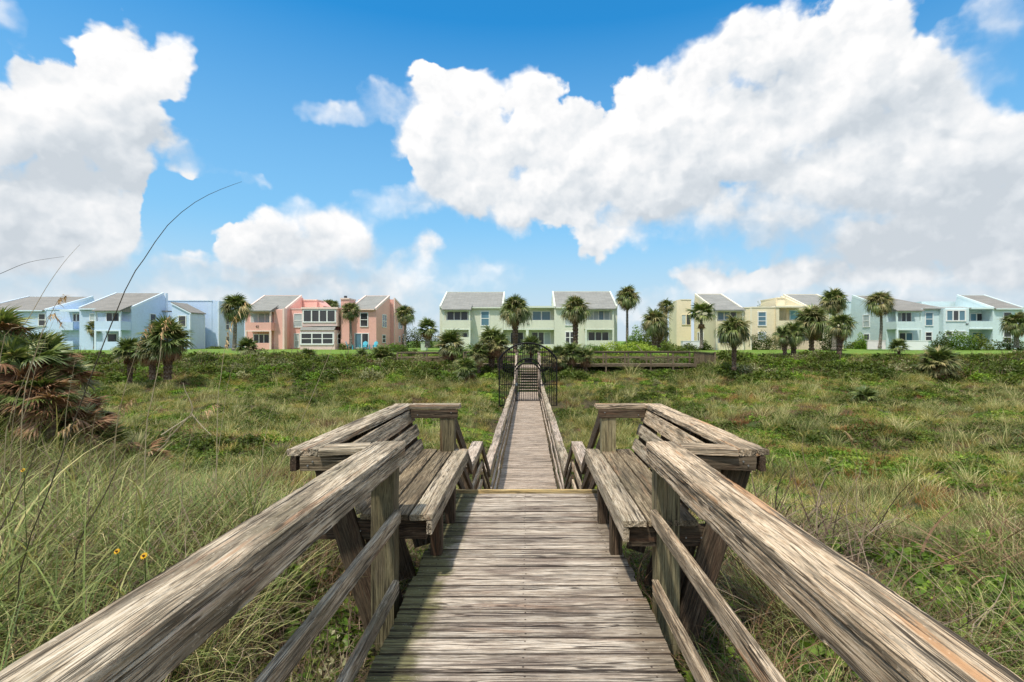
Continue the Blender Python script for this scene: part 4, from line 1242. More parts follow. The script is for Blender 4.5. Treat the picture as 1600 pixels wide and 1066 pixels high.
def shingle(name, col):
    m, g, b = new_mat(name)
    P = g.n('ShaderNodeTexCoord').outputs['Object']
    br = g.n('ShaderNodeTexBrick', None, Vector=P, Color1=(.8, .8, .8, 1), Color2=(1.15, 1.15, 1.15, 1), Mortar=(.55, .55, .55, 1), Scale=1.0)
    br.inputs['Mortar Size'].default_value = .02; br.inputs['Brick Width'].default_value = .9; br.inputs['Row Height'].default_value = .17
    n = g.noise(P, .9, 5, .65); n2 = g.noise(P, 14.0, 3, .7)
    c = g.mix(g.m('ADD', g.m('MULTIPLY', n, .6), g.m('MULTIPLY', n2, .4)), tuple(v * .62 for v in col), tuple(v * 1.38 for v in col))
    c = g.mix(.7, c, g.v('MULTIPLY', c, br.outputs[0]))
    g.put(b.inputs['Base Color'], c); b.inputs['Roughness'].default_value = .92
    return m


def glass(name, col, rough=.12, spec=.5):
    m, g, b = new_mat(name)
    P = g.n('ShaderNodeTexCoord').outputs['Object']
    n = g.noise(P, .8, 3, .6)
    g.put(b.inputs['Base Color'], g.mix(n, tuple(v * .6 for v in col), tuple(v * 1.4 for v in col)))
    b.inputs['Roughness'].default_value = rough; b.inputs['Specular IOR Level'].default_value = spec
    return m


WHITE = simple('white_trim_paint', (.76, .77, .75), .55, var=.05)
SHG = shingle('grey_roof_shingles', (.27, .27, .25)); SHB = shingle('brown_grey_roof_shingles', (.25, .24, .22))
GL = glass('dark_screened_glass', (.045, .047, .052)); GLB = glass('blue_window_glass', (.10, .20, .26)); GLT = glass('teal_window_glass', (.10, .34, .42))
GLC = glass('window_with_pale_curtain', (.42, .48, .48), .3)
P_GREEN = paint('pale_green_siding', (.68, .69, .57)); P_GREENT = simple('pale_green_trim', (.66, .70, .60), .6, var=.05)
P_PINK = paint('pink_siding', (.82, .46, .39)); P_PINKV = paint('pink_board_siding', (.82, .47, .40), 'v'); P_PINKT = simple('pale_pink_trim', (.80, .62, .54), .6, var=.05); P_PINKL = paint('light_pink_siding', (.78, .57, .53))
P_BLUE = paint('light_blue_siding', (.56, .69, .86)); P_BLUET = simple('pale_blue_trim', (.66, .76, .84), .6, var=.04)
P_YEL = paint('cream_yellow_siding', (.82, .72, .51)); P_YELT = simple('cream_trim', (.80, .74, .58), .6, var=.04)
P_AQUA = paint('aqua_siding', (.63, .75, .76)); P_AQUAT = simple('pale_aqua_trim', (.68, .78, .77), .6, var=.04)
GB = 0.30                         # walls start a little below the lawn


class House:
    def __init__(s, name, label, Y, wall, trim, roofm, loc_px=800):
        s.Y = Y; s.wall = wall; s.trim = trim; s.roofm = roofm
        s.root = empty(name, (PX(loc_px, Y), Y + 4, .5), label, 'building')

    def x(s, px, Y=None): return PX(px, Y or s.Y)
    def z(s, py, Y=None): return PZ(py, Y or s.Y)

    def box(s, name, x0, x1, y0, y1, z0, z1, mat=None, parent=None):
        mb = MB(); mb.box(x0, x1, y0, y1, z0, z1); return mb.build(name, mat or s.wall, parent or s.root)

    def flat(s, px0, px1, py, Y0, Y1, mat=None, trim=True, name='wall', cornice=.14):
        """a flat-roofed block measured at its front plane"""
        x0, x1, zt = s.x(px0, Y0), s.x(px1, Y0), s.z(py, Y0)
        w = s.box(name, x0, x1, Y0, Y1, GB, zt, mat)
        if trim: s.box('cornice', min(x0, x1) - .05, max(x0, x1) + .05, Y0 - .06, Y1 + .05, zt, zt + cornice, s.trim, w)
        return w

    def shed(s, px0, px1, Y0, Y1, ze, zr, mat=None, ends=(True, True), over=.28, back=2.5):
        """block whose roof climbs from the front eave to a high rear wall"""
        x0, x1 = s.x(px0, Y0), s.x(px1, Y0)
        mb = MB(); mb.prism([(Y0, GB), (Y1 + back, GB), (Y1 + back, zr - .9), (Y1, zr), (Y0, ze)], 'x', x0, x1)
        w = mb.build('wall', mat or s.wall, s.root)
        k = (zr - ze) / (Y1 - Y0)
        rb = MB(); a = .10 if ends[0] else -.15; c = .10 if ends[1] else -.15
        rb.prism([(Y0 - over, ze - k * over + .02), (Y1 - .02, zr + .0), (Y1 - .02, zr + .16), (Y0 - over, ze - k * over + .14)], 'x', x0 + a, x1 - c)
        r = rb.build('roof', s.roofm, s.root)
        t = MB()
        for xx, on in ((x0, ends[0]), (x1 - .16, ends[1])):
            if on: t.prism([(Y0 - .08, ze - .10), (Y1 + .02, zr - .05), (Y1 + .02, zr + .27), (Y0 - .08, ze + .20)], 'x', xx - .02, xx + .18)
        t.box(x0 + .17, x1 - .17, Y1 - .015, Y1 + .12, zr + .02, zr + .24)
        t.build('verge_trim', s.trim, r)
        s.box('gutter', x0 + .2, x1 - .2, Y0 - over - .08, Y0 - over - .002, ze - k * over - .02, ze - k * over + .13, s.trim, r)
        return w

    def win(s, px0, px1, py0, py1, cols=1, rows=2, gl=None, Y=None, fr=.10, mat=None, name='window'):
        """window in a wall that faces the dunes; frame outer size given in the photograph's pixels"""
        Y = Y or s.Y
        return s._win(s.x(px0, Y), s.x(px1, Y), s.z(py1, Y), s.z(py0, Y), Y, cols, rows, gl or GL, fr, mat or WHITE, name)

    def _win(s, x0, x1, z0, z1, Y, cols, rows, gl, fr, mat, name):
        mb = MB(); yf, yb = Y - .07, Y + .02
        mb.box(x0, x1, yf, yb, z1 - fr, z1).box(x0, x1, yf - .02, yb, z0, z0 + fr)
        mb.box(x0, x0 + fr, yf + .002, yb, z0 + fr, z1 - fr).box(x1 - fr, x1, yf + .002, yb, z0 + fr, z1 - fr)
        iw = (x1 - x0 - 2 * fr); mw = .10 if cols > 1 else 0
        for i in range(1, cols):
            xx = x0 + fr + iw * i / cols; mb.box(xx - .07, xx + .07, yf + .004, yb, z0 + fr, z1 - fr)
        for j in range(1, rows):
            zz = z0 + fr + (z1 - z0 - 2 * fr) * j / rows; mb.box(x0 + fr, x1 - fr, yf + .015, yb, zz - .04, zz + .04)
        w = mb.build(name, mat, s.root)
        gls = gl if isinstance(gl, (list, tuple)) else [gl]
        for i in range(cols):
            a = x0 + fr + iw * i / cols + (.07 if i else 0); b_ = x0 + fr + iw * (i + 1) / cols - (.07 if i < cols - 1 else 0)
            for j in range(rows):
                c = z0 + fr + (z1 - z0 - 2 * fr) * j / rows + (.04 if j else 0); d = z0 + fr + (z1 - z0 - 2 * fr) * (j + 1) / rows - (.04 if j < rows - 1 else 0)
                s.box('pane', a, b_, Y - .025, Y + .01, c, d, gls[i % len(gls)], w)
        return w

    def side_win(s, X, Yc0, Yc1, z0, z1, sgn, rows=2, cols=1, gl=None):
        """window in a side wall at x = X that faces sgn"""
        mb = MB(); xf = X + sgn * .07; xb = X - sgn * .02; f = .10
        mb.box(xf, xb, Yc0, Yc1, z1 - f, z1).box(xf, xb, Yc0, Yc1, z0, z0 + f).box(xf, xb, Yc0, Yc0 + f, z0 + f, z1 - f).box(xf, xb, Yc1 - f, Yc1, z0 + f, z1 - f)
        for j in range(1, rows):
            zz = z0 + (z1 - z0) * j / rows; mb.box(xf - sgn * .01, xb, Yc0 + f, Yc1 - f, zz - .04, zz + .04)
        for j in range(1, cols):
            yy = Yc0 + (Yc1 - Yc0) * j / cols; mb.box(xf - sgn * .012, xb, yy - .07, yy + .07, z0 + f, z1 - f)
        w = mb.build('window', WHITE, s.root)
        for j in range(rows):
            c = z0 + (z1 - z0) * j / rows + (.04 if j else f); d = z0 + (z1 - z0) * (j + 1) / rows - (.04 if j < rows - 1 else f)
            for i in range(cols):
                a = Yc0 + (Yc1 - Yc0) * i / cols + (.07 if i else f); e = Yc0 + (Yc1 - Yc0) * (i + 1) / cols - (.07 if i < cols - 1 else f)
                s.box('pane', X + sgn * .025, X - sgn * .01, a, e, c, d, gl or GL, w)

    def bay(s, px0, px1, Yf, Yw, pars, pyroof, floor_py=None, lowwall=None, wall=None, k_roof=.40, roof=True, open_sides=False):
        """projecting double balcony: px0..px1 at its own front plane Yf, main wall at Yw.
        pars=(top,bottom) of the upper parapet; pyroof = underside of the roof at the front"""
        wl = wall or s.wall
        x0, x1 = s.x(px0, Yf), s.x(px1, Yf)
        zp1, zp0 = s.z(pars[0], Yf), s.z(pars[1], Yf); zr = s.z(pyroof, Yf)
        mb = MB()
        mb.box(x0, x1, Yf, Yf + .12, zp0, zp1)                                  # parapet
        mb.box(x0, x0 + .12, Yf + .12, Yw, zp0, zp1).box(x1 - .12, x1, Yf + .12, Yw, zp0, zp1)
        mb.box(x0 + .12, x1 - .12, Yf + .12, Yw, zp0 + .01, zp0 + .2)           # floor
        bal = mb.build('balcony', wl, s.root)
        t = MB()
        t.box(x0 - .02, x1 + .02, Yf - .03, Yf - .002, zp0 - .13, zp0 + .03)      # beam
        for xx in (x0, x1 - .2):
            t.box(xx, xx + .2, Yf - .028, Yf + .17, GB, zp0 - .13)
            t.box(xx, xx + .16, Yf + .002, Yf + .16, zp1, zr)
        t.box(x0, x1, Yf + .02, Yf + .16, zr, zr + .14)
        t.build('column', s.trim, bal)
        if lowwall:
            s.box('low_wall', x0 + .2, x1 - .2, Yf, Yf + .12, GB, s.z(lowwall, Yf), wl)
        if roof:
            r = MB(); dy = Yw - Yf + .1; z0 = zr + .14
            r.prism([(Yf - .25, z0), (Yw + .1, z0 + k_roof * (dy + .25)), (Yw + .1, z0 + k_roof * (dy + .25) + .12), (Yf - .25, z0 + .12)], 'x', x0 - .1, x1 + .1)
            r.prism([(Yf + .02, z0 - .01), (Yw, z0 - .01), (Yw, z0 + k_roof * dy), (Yf + .02, z0 + .02)], 'x', x0 + .02, x0 + .12)
            r.prism([(Yf + .02, z0 - .01), (Yw, z0 - .01), (Yw, z0 + k_roof * dy), (Yf + .02, z0 + .02)], 'x', x1 - .12, x1 - .02)
            r.build('porch_roof', s.roofm, s.root)
        return bal

    def recess(s, px0, px1, Y, depth, storeys, pybot, mat=None, beam=.16):
        """a front bay cut back by depth: side walls, back wall, floor slab and parapets.
        storeys = [(open_top, open_bottom), ...] from the top; between openings stands a parapet wall"""
        x0, x1 = s.x(px0), s.x(px1)
        # the back wall is the block's own; here only the screens in front of it
        mb = MB()
        edges = []
        prev_bottom = None
        for (a, b_) in storeys:
            if prev_bottom is not None: edges.append((prev_bottom, a))
            prev_bottom = b_
        edges.append((prev_bottom, pybot))
        for (a, b_) in edges[:-1]:
            s.box('parapet', x0, x1, Y - depth, Y - depth + .14, s.z(b_, Y - depth), s.z(a, Y - depth), mat)
            zt = s.z(b_, Y - depth)
            s.box('balcony_floor', x0, x1, Y - depth + .142, Y - .002, zt, zt + .18, mat)
        a, b_ = edges[-1]
        s.box('low_wall', x0, x1, Y - depth, Y - depth + .14, GB, s.z(a, Y - depth), mat)

    def number(s, txt, px, py, Y, size=.42):
        c = bpy.data.curves.new('house_number', 'FONT'); c.body = txt; c.size = size; c.extrude = .01; c.align_x = 'CENTER'; c.align_y = 'CENTER'
        tmp = bpy.data.objects.new('tmp', c); COL.objects.link(tmp)
        dg = bpy.context.evaluated_depsgraph_get(); me = bpy.data.meshes.new_from_object(tmp.evaluated_get(dg)); bpy.data.objects.remove(tmp)
        me.materials.clear(); me.materials.append(BLACKP)
        link('house_number', me, s.root, (PX(px, Y), Y - .03, PZ(py, Y)), Euler((PI / 2, 0, 0)).to_matrix())


BLACKP = simple('black_painted_numbers', (.02, .02, .018), .5)

# ---------------- pale green house, centre
h = House('apartment_house', 'pale green two storey house with two grey shed roofs, straight behind the gate', 66.0, P_GREEN, P_GREENT, SHG, 825)
zE, zR = h.z(480.5), PZ(458.8, 71.4)
h.shed(687, 786, 66.0, 71.4, zE, zR)
h.shed(866, 964.5, 66.0, 71.4, zE, zR + .08)
h.flat(786.3, 865.7, 480, 67.4, 72)                                           # recessed middle: back wall
h.box('flat_roof', h.x(786.3), h.x(865.7), 65.9, 67.6, h.z(481, 65.9), h.z(478.2, 65.9), h.trim)
h.recess(786.5, 865.5, 67.4, 1.4, [(481, 500.5), (514.5, 538)], 546)
h.box('column', h.x(821.8), h.x(825.8), 65.95, 66.2, GB, h.z(514.5), h.trim); h.box('beam', h.x(786.4), h.x(865.6), 65.93, 65.948, h.z(515.6), h.z(513.2), h.trim)
h.win(831.5, 860.5, 486.0, 501.3, 2, 1, GLB, Y=67.4)
h.win(793, 812, 486.5, 501.3, 2, 1, GL, Y=67.4)
h.win(830.5, 860.5, 518.5, 541, 3, 1, [GL, GL, GLC], Y=67.4)
h.win(797, 818.5, 518.5, 541, 2, 1, GL, Y=67.4)
h.bay(691.5, 735, 64.6, 66.0, (500.5, 514), 486.5, lowwall=527)
h.win(698, 731.5, 486.5, 501, 3, 1, GL, name='window')
h.win(700, 731, 519.5, 534, 3, 1, GL)
h.win(751, 765, 486, 509.5, 1, 2, [GLB]); h.win(751, 765, 518, 538, 1, 2, GL)
h.bay(914.5, 959.5, 64.6, 66.0, (500, 514), 485.5, lowwall=532)
h.win(917.5, 953, 485.5, 501, 4, 1, [GLC, GLC, GLB, GLC]); h.win(918.5, 951.5, 518.2, 534, 3, 1, [GL, GL, GL])
h.win(883, 898, 489, 509, 1, 2, GLC); h.win(883, 898, 518, 537, 2, 2, GL)
h.number('43', 825, 506.3, 65.95)
h.win(967.0, 967.1, 486, 487) if False else None

# ---------------- pink house, left of centre
h = House('apartment_house', 'pink two storey house with white framed sunroom windows and two grey roofs', 66.0, P_PINK, P_PINKT, SHG, 500)
zE, zR = h.z(483.5), PZ(464.2, 70.4)
h.shed(385, 448, 66.0, 70.4, zE, zR)
h.flat(448.3, 532, 483.5, 67.0, 71, cornice=.10)
# stub of wall with boards
h.box('board_wall', h.x(432), h.x(445.5), 65.3, 65.98, GB, h.z(484.5), P_PINKV)
h.box('corner_board', h.x(445.7), h.x(448.6), 65.25, 65.99, GB, h.z(482.5), h.trim)
b1 = h.box('rear_block', h.x(473, 70.5), h.x(494.5, 70.5), 70.6, 73, GB, h.z(469.6, 70.5))
h.box('cornice', h.x(472.6, 70.5), h.x(495, 70.5), 70.5, 73.05, h.z(469.6, 70.5) + .001, h.z(468, 70.5), h.trim, b1)
mb = MB(); mb.prism([(h.x(494.6, 71), h.z(469, 71)), (h.x(505, 71), h.z(478, 71)), (h.x(505, 71), GB), (h.x(494.6, 71), GB)], 'y', 71, 74); mb.build('rear_gable', h.wall, h.root)
h.bay(383, 423.5, 64.4, 66.0, (504, 516.6), 488.5, lowwall=536)
h.win(392, 426, 489.5, 506, 3, 1, GLC); h.win(396, 421.5, 522, 537, 3, 1, GL)
h.number('42', 402, 510.4, 64.38)
h.win(459, 473, 490, 512, 1, 2, GLC, Y=67.0); h.win(459.5, 468.5, 521, 543.5, 1, 2, GLC, Y=67.0)
# glazed sunroom, upper box over a wider lower one
u = h.box('sunroom', h.x(472, 64.3), h.x(527, 64.3), 64.3, 67.0, h.z(510, 64.3), h.z(483, 64.3), P_PINKL)
h.box('sunroom_roof', h.x(471, 64.3), h.x(528.5, 64.3), 64.15, 67.0, h.z(483, 64.3) + .002, h.z(480.2, 64.3), h.trim, u)
h.box('skirt', h.x(472.2, 64.3), h.x(526.8, 64.3), 64.26, 64.297, h.z(510.2, 64.3), h.z(509.2, 64.3), SHG, u)
h.win(473.2, 525, 483.8, 504.2, 4, 1, [GL], Y=64.3, fr=.14)
l = h.box('lower_sunroom', h.x(468.5, 63.9), h.x(523.5, 63.9), 63.9, 67.0, GB, h.z(516, 63.9), P_PINKL)
mb = MB(); mb.prism([(63.75, h.z(516, 63.9)), (64.28, h.z(511, 64.3)), (64.28, h.z(516, 63.9))], 'x', h.x(469, 63.9), h.x(522.5, 63.9)); mb.build('skirt_roof', SHG, h.root)
h.win(469.2, 522.0, 519.5, 539, 3, 2, [GL], Y=63.9, fr=.17)
h.side_win(h.x(523.5, 63.9), 64.6, 65.9, h.z(538, 64.3), h.z(521, 64.3), 1)
# chimney stack
c = h.box('chimney', h.x(532.5, 64.9), h.x(545.5, 64.9), 64.9, 67.3, GB, h.z(468, 64.9))
h.box('chimney_cap', h.x(531.8, 64.9), h.x(546.2, 64.9), 64.8, 67.4, h.z(468, 64.9) + .001, h.z(465.8, 64.9), h.trim, c)
mb = MB(); mb.tube([(h.x(540, 66), 66, h.z(466, 66)), (h.x(540, 66), 66, h.z(462.5, 66))], .2, 8); mb.build('flue', GL, c)
# right wing
h.shed(546, 588, 66.0, 72.4, h.z(483.5), PZ(464.2, 72.0), back=.4)
h.win(562.5, 575.5, 488.5, 511, 1, 2, [GL]); h.win(554, 576.5, 520.5, 544.5, 2, 1, [GLB, GL], name='sliding_door')
X = h.x(588)
h.side_win(X, 68.6, 70.6, h.z(512, 69.5), h.z(491.5, 69.5), 1, 2, 2); h.side_win(X, 68.6, 70.2, h.z(536, 69.5), h.z(523, 69.5), 1, 2, 1)
X2 = PX(616.5, 72.9)
mb = MB(); mb.prism([(72.9, GB), (80, GB), (80, PZ(487, 80)), (72.9, PZ(468, 72.9))], 'x', h.x(560, 72.9), X2); mb.build('rear_wall', h.wall, h.root)
mb = MB(); mb.prism([(72.85, PZ(468, 72.9)), (80.05, PZ(487, 80)), (80.05, PZ(487, 80) + .25), (72.85, PZ(468, 72.9) + .25)], 'x', X2 - .12, X2 + .05); mb.box(X2 - .1, X2 + .05, 72.84, 72.9, GB, PZ(468, 72.9)); mb.build('verge_trim', h.trim, h.root)
h.side_win(X2, 75.0, 77.2, PZ(514, 76), PZ(497, 76), 1, 1, 2); h.side_win(X2, 75.2, 76.0, PZ(535, 76), PZ(525, 76), 1, 1, 1)
h.side_win(X2, 77.6, 78.6, PZ(535, 77), PZ(522, 77), 1, 1, 1)

# ---------------- blue houses, left
h = House('apartment_house', 'light blue two storey house with balconies and a steep brownish roof at the left', 63.0, P_BLUE, P_BLUET, SHB, 160)
zr = PZ(460, 68.5)
h.shed(124, 205.5, 63.0, 68.6, h.z(482.5), zr, back=.6)
h.bay(147.5, 188.5, 61.4, 63.0, (502, 516), 488.5, lowwall=534)
h.win(166, 187, 488.5, 503, 2, 1, GL); h.win(168, 184, 521, 537, 1, 1, GL); h.win(140.5, 152.5, 489.5, 502, 1, 1, GLC)
X = h.x(205.5)
h.side_win(X, 66.0, 67.1, PZ(513, 66.5), PZ(490, 66.5), 1, 2, 1)
h.box('corner_board', X - .1, X + .06, 68.9, 69.3, GB, zr + .2, h.trim)
h = House('apartment_house', 'far left light blue house behind the palmetto clump with a brownish shed roof', 64.5, P_BLUE, P_BLUET, SHB, 60)
h.shed(-40, 72, 64.5, 71.5, h.z(485.5), PZ(465.5, 71.5), back=.6)
h.flat(72.3, 125, 484.5, 64.5, 70, cornice=.1)
h.recess(96, 127, 64.5, 1.2, [(487, 503.5), (516, 533)], 546)
h.box('porch_roof', h.x(93, 63.2), h.x(128.5, 63.2), 63.2, 64.6, h.z(487, 63.2), h.z(484.3, 63.2), h.trim)
h.win(114, 126, 490, 503, 2, 1, GL); h.win(60, 72, 490, 510, 1, 2, GL)
h = House('apartment_house', 'light blue block with a small sideways sloping roof, left of the pink house', 66.0, P_BLUE, P_BLUET, SHB, 310)
xa, xb = h.x(269), h.x(297.3)
za, zb = h.z(473.5), h.z(489)
mb = MB(); mb.prism([(xa, GB), (xb, GB), (xb, zb), (xa, za)], 'y', 66.0, 68.9); mb.build('wall', h.wall, h.root)
mb = MB(); mb.prism([(xa - .1, za + .02), (xb + .18, zb - .05), (xb + .18, zb + .07), (xa - .1, za + .14)], 'y', 65.9, 69.0); rr = mb.build('roof', SHB, h.root)
mb = MB(); mb.prism([(xa - .1, za - .12), (xb + .16, zb - .19), (xb + .16, zb - .05), (xa - .1, za + .02)], 'y', 65.86, 65.995); mb.build('verge_trim', h.trim, rr)
h.win(278.5, 291.5, 493, 511, 1, 1, GL)
mb = MB(); mb.box(xb - .1, xb + .05, 65.9, 66.1, GB, zb - .2).box(xb - .1, xb + .05, 68.8, 68.98, GB, zb - .2); mb.build('corner_board', h.trim, h.root)
h.flat(262, 331, 470.5, 70.0, 76.2, cornice=.12, name='rear_block')
X = PX(331, 70.0)
mb = MB(); mb.prism([(70.05, PZ(470, 70)), (76.4, PZ(470, 70)), (76.4, PZ(489, 76)), (76.4, GB), (70.05, GB)], 'x', X, X + .9); mb.build('side_wall', h.wall, h.root)
h.side_win(X + .9, 71.6, 72.5, PZ(516, 72), PZ(498, 72), 1, 2, 1); h.side_win(X + .9, 71.6, 72.5, PZ(543, 72), PZ(525, 72), 1, 2, 1)
h.box('corner_board', X + .82, X + .96, 69.97, 70.2, GB, PZ(471, 70), h.trim)
h.box('window_hood', h.x(259, 69), h.x(268.5, 69), 68.2, 69, h.z(488, 69), h.z(486, 69), SHB)

# ---------------- cream yellow houses, right of centre
h = House('apartment_house', 'cream yellow two storey house with a grey roof right of the green house', 62.5, P_YEL, P_YELT, SHG, 1130)
h.shed(1117, 1164, 62.5, 70.0, h.z(485.5), PZ(462, 70), back=.3)
h.bay(1118.5, 1162.5, 61.6, 62.5, (502, 516), 487.5, lowwall=536, k_roof=.3)
h.win(1120.5, 1151, 487, 501, 3, 1, [GLB, GLB, GL]); h.win(1122, 1150, 519, 536, 2, 1, GL)
h.flat(1163, 1174, 481.5, 62.4, 66, cornice=.12)
h.box('corner_board', h.x(1172.2, 62.3), h.x(1174.6, 62.3), 62.3, 66, GB, h.z(482, 62.3), h.trim)
h.flat(1174, 1213, 481, 64.4, 69.0, cornice=.14)
h.win(1183.6, 1197.4, 487.0, 509.5, 1, 3, [GLB, GL], Y=64.4); h.win(1184, 1197, 518.5, 532, 1, 1, GLC, Y=64.4)
X = h.x(1117)
h.side_win(X, 66.5, 67.6, PZ(536, 66), PZ(519, 66), -1, 1, 1); h.side_win(X, 68.0, 68.8, PZ(536, 68), PZ(519, 68), -1, 1, 1)
w = h.flat(1064, 1080, 468.8, 70.2, 74.2, name='rear_block', cornice=.1)
h.win(1064.8, 1079.0, 491.5, 508, 2, 1, [GLC, GL], Y=70.2, fr=.05, mat=P_YEL)
X = PX(1064, 70.2)
mb = MB(); mb.prism([(70.2, GB), (74.0, GB), (74.0, PZ(489, 74)), (70.2, PZ(469, 70.2))], 'x', X - .6, X); mb.build('side_wall', h.wall, h.root)
h = House('apartment_house', 'cream yellow house with teal windows and dark hedge, right of the first yellow one', 64.0, P_YEL, P_YELT, SHG, 1260)
h.shed(1260, 1318, 66.0, 72.0, h.z(480.5, 66), PZ(462.5, 72), back=.3, ends=(True, True))
zz = PZ(478.6, 64)
mb = MB(); Xg = PX(1260, 66)
h.flat(1229, 1285, 479.3, 66.0, 71.0, cornice=.16)
h.box('porch_roof', h.x(1213, 63.9), h.x(1262, 63.9), 63.9, 66.2, h.z(480.5, 63.9), h.z(478, 63.9), h.trim)
h.box('wall_end', h.x(1213, 64), h.x(1217.5, 64), 64.0, 70.5, GB, h.z(480.6, 64))
mb = MB(); mb.box(h.x(1217.6, 64), h.x(1289, 64), 64.0, 64.14, h.z(513, 64), h.z(501, 64)); mb.build('balcony', h.wall, h.root); h.box('floor_slab', h.x(1217.6, 64), h.x(1289, 64), 64.142, 65.99, h.z(513, 64), h.z(513, 64) + .18)
h.win(1233.5, 1250, 485, 500, 1, 1, GLT, Y=66.0, mat=simple('pale_blue_window_frame', (.50, .72, .80), .5)); h.win(1248, 1266, 519, 531.5, 2, 1, [GLT, GLC], Y=66.0)
h.box('low_wall', h.x(1217.6, 64), h.x(1289, 64), 64.002, 64.12, GB, h.z(532.5, 64), simple('pinkish_low_wall', (.66, .52, .40), .7))
mb = MB(); mb.box(h.x(1286.8, 64), h.x(1289.4, 64), 63.98, 64.2, h.z(532.4, 64), h.z(513, 64)); mb.build('column', h.trim, h.root)
h.win(1295, 1303, 486, 499, 1, 1, GLC, Y=66.0)
c = h.box('chimney', h.x(1215, 66.2), h.x(1227, 66.2), 66.3, 71, h.z(480, 66.2), h.z(466, 66.2)); h.box('chimney_cap', h.x(1214.5, 66.2), h.x(1227.6, 66.2), 66.2, 71.1, h.z(466, 66.2) + .001, h.z(464.6, 66.2), h.trim, c)
mb = MB(); X = PX(1212.5, 66.4); mb.prism([(66.4, PZ(480, 66.4)), (66.4, PZ(466.5, 66.4)), (72.5, PZ(481, 72.5))], 'x', X, X + .25); mb.build('side_gable', h.wall, h.root)
# pale gable above the flat part
X = PX(1259.5, 66.0)
mb = MB(); mb.prism([(66.1, PZ(480, 66)), (66.1, PZ(478.5, 66)), (72.2, PZ(462.5, 72.2)), (72.2, PZ(480, 72))], 'x', X - .25, X - .03); mb.build('gable_wall', h.wall, h.root)

# ---------------- aqua houses, far right
h = House('apartment_house', 'pale aqua two storey house with balconies and grey brown roof at the right', 64.5, P_AQUA, P_AQUAT, SHB, 1430)
h.shed(1385, 1441, 64.5, 71.3, h.z(483), PZ(464, 71.3), back=.3, ends=(True, False))
h.shed(1441, 1514, 66.0, 66.6, h.z(482.5, 66), h.z(481.5, 66), back=5, ends=(False, False), over=.2)
mb = MB(); ya, yb = 65.7, 71.28; za, zb = h.z(482.5, 66) + .05, PZ(464, 71.3) + .02; xl = PX(1440, 65.0); 
mb.prism([(xl, 0), (PX(1473, 66), 0), (xl + (PX(1473, 66) - xl) * .02, 1)], 'y', 0, 1) if False else None
rf = MB(); x0 = PX(1441, 64.5); x1 = PX(1474, 66.0); xt = PX(1433.5, 71.3)
rf.add([(x0, 65.6, za), (x1, 65.7, za), (x0, 71.25, zb), (x0 - .3, 71.25, zb), (x0 - .3, 65.6, za), (x0, 65.6, za - .15), (x1, 65.7, za - .15), (x0, 71.25, zb - .15)],
       [(0, 1, 2), (5, 7, 6), (0, 5, 6, 1), (1, 6, 7, 2), (0, 2, 3, 4)]); rf.build('hip_roof', SHB, h.root)
h.bay(1401, 1441, 62.7, 64.5, (502.5, 514.5), 488.5, lowwall=533)
h.win(1399.5, 1424, 488, 503.5, 3, 1, [GLC, GL, GL]); h.win(1404, 1426, 519.5, 535, 2, 1, [GL, GLB])
h.win(1445, 1458, 488, 509.5, 1, 2, [GLB], Y=66.0); h.win(1445, 1456.5, 518.5, 533, 1, 2, [GL], Y=66.0)
pj = h.box('projecting_wall', PX(1474, 65.3), PX(1514, 65.3), 65.3, 65.98, GB, h.z(482.3, 65.3))
h.win(1477.5, 1509, 484, 502.5, 3, 1, [GLB, GL, GLB], Y=65.3, fr=.16); h.win(1476.5, 1509, 517, 526, 3, 1, [GL, GLC, GLC], Y=65.3)
h.number('44', 1510.8, 506.6, 65.28, .38)
X = PX(1385, 64.5)
h.side_win(X, 67.6, 69.0, PZ(511.5, 68), PZ(491.5, 68), -1, 2, 1, GLC); h.side_win(X, 67.6, 68.8, PZ(532, 68), PZ(521.5, 68), -1, 1, 1)
h.flat(1322, 1352, 472, 74.0, 80, name='rear_block', cornice=.1); h.win(1326, 1339.5, 493.5, 510.5, 1, 1, GL, Y=74.0)
h.box('rear_flat_block', PX(1440, 72.5), PX(1506, 72.5), 72.5, 77, GB, PZ(471.2, 72.5)); 
h = House('apartment_house', 'rightmost pale aqua house with a recessed balcony and a palm before it', 66.0, P_AQUA, P_AQUAT, SHB, 1560)
h.shed(1551, 1598, 66.0, 71.5, h.z(482.5), PZ(463.5, 71.5), back=.3)
h.flat(1514.3, 1550.8, 482, 67.6, 71.4, cornice=.08)
X = PX(1551, 66.0)
h.recess(1514.4, 1550.9, 67.6, 1.6, [(483.5, 502), (513.5, 536)], 546)
h.box('porch_roof', PX(1506, 65.9), PX(1551.5, 65.9), 65.9, 67.6, h.z(483, 65.9), h.z(480.6, 65.9), h.trim)
h.box('beam', PX(1514.5, 65.95), PX(1551, 65.95), 65.93, 65.995, h.z(514.6, 65.95), h.z(512.6, 65.95), h.trim)
mb = MB(); Xs = PX(1507, 71.3); mb.prism([(66.6, PZ(481, 66.6)), (71.4, PZ(481, 71.4)), (71.4, PZ(463.5, 71.4))], 'x', PX(1549.5, 66.6), PX(1549.5, 66.6) + .2); mb.build('gable_wall', h.wall, h.root)
h.win(1514.8, 1536, 489.3, 502.5, 2, 1, [GLB, GL], Y=67.6); h.win(1518, 1535, 519, 534, 1, 1, GLB, Y=67.6)
h.win(1567, 1580.5, 487.5, 504, 1, 2, GL); h.win(1567, 1580.5, 518, 536, 1, 2, GL)
h.flat(1598.3, 1660, 481, 67, 72)

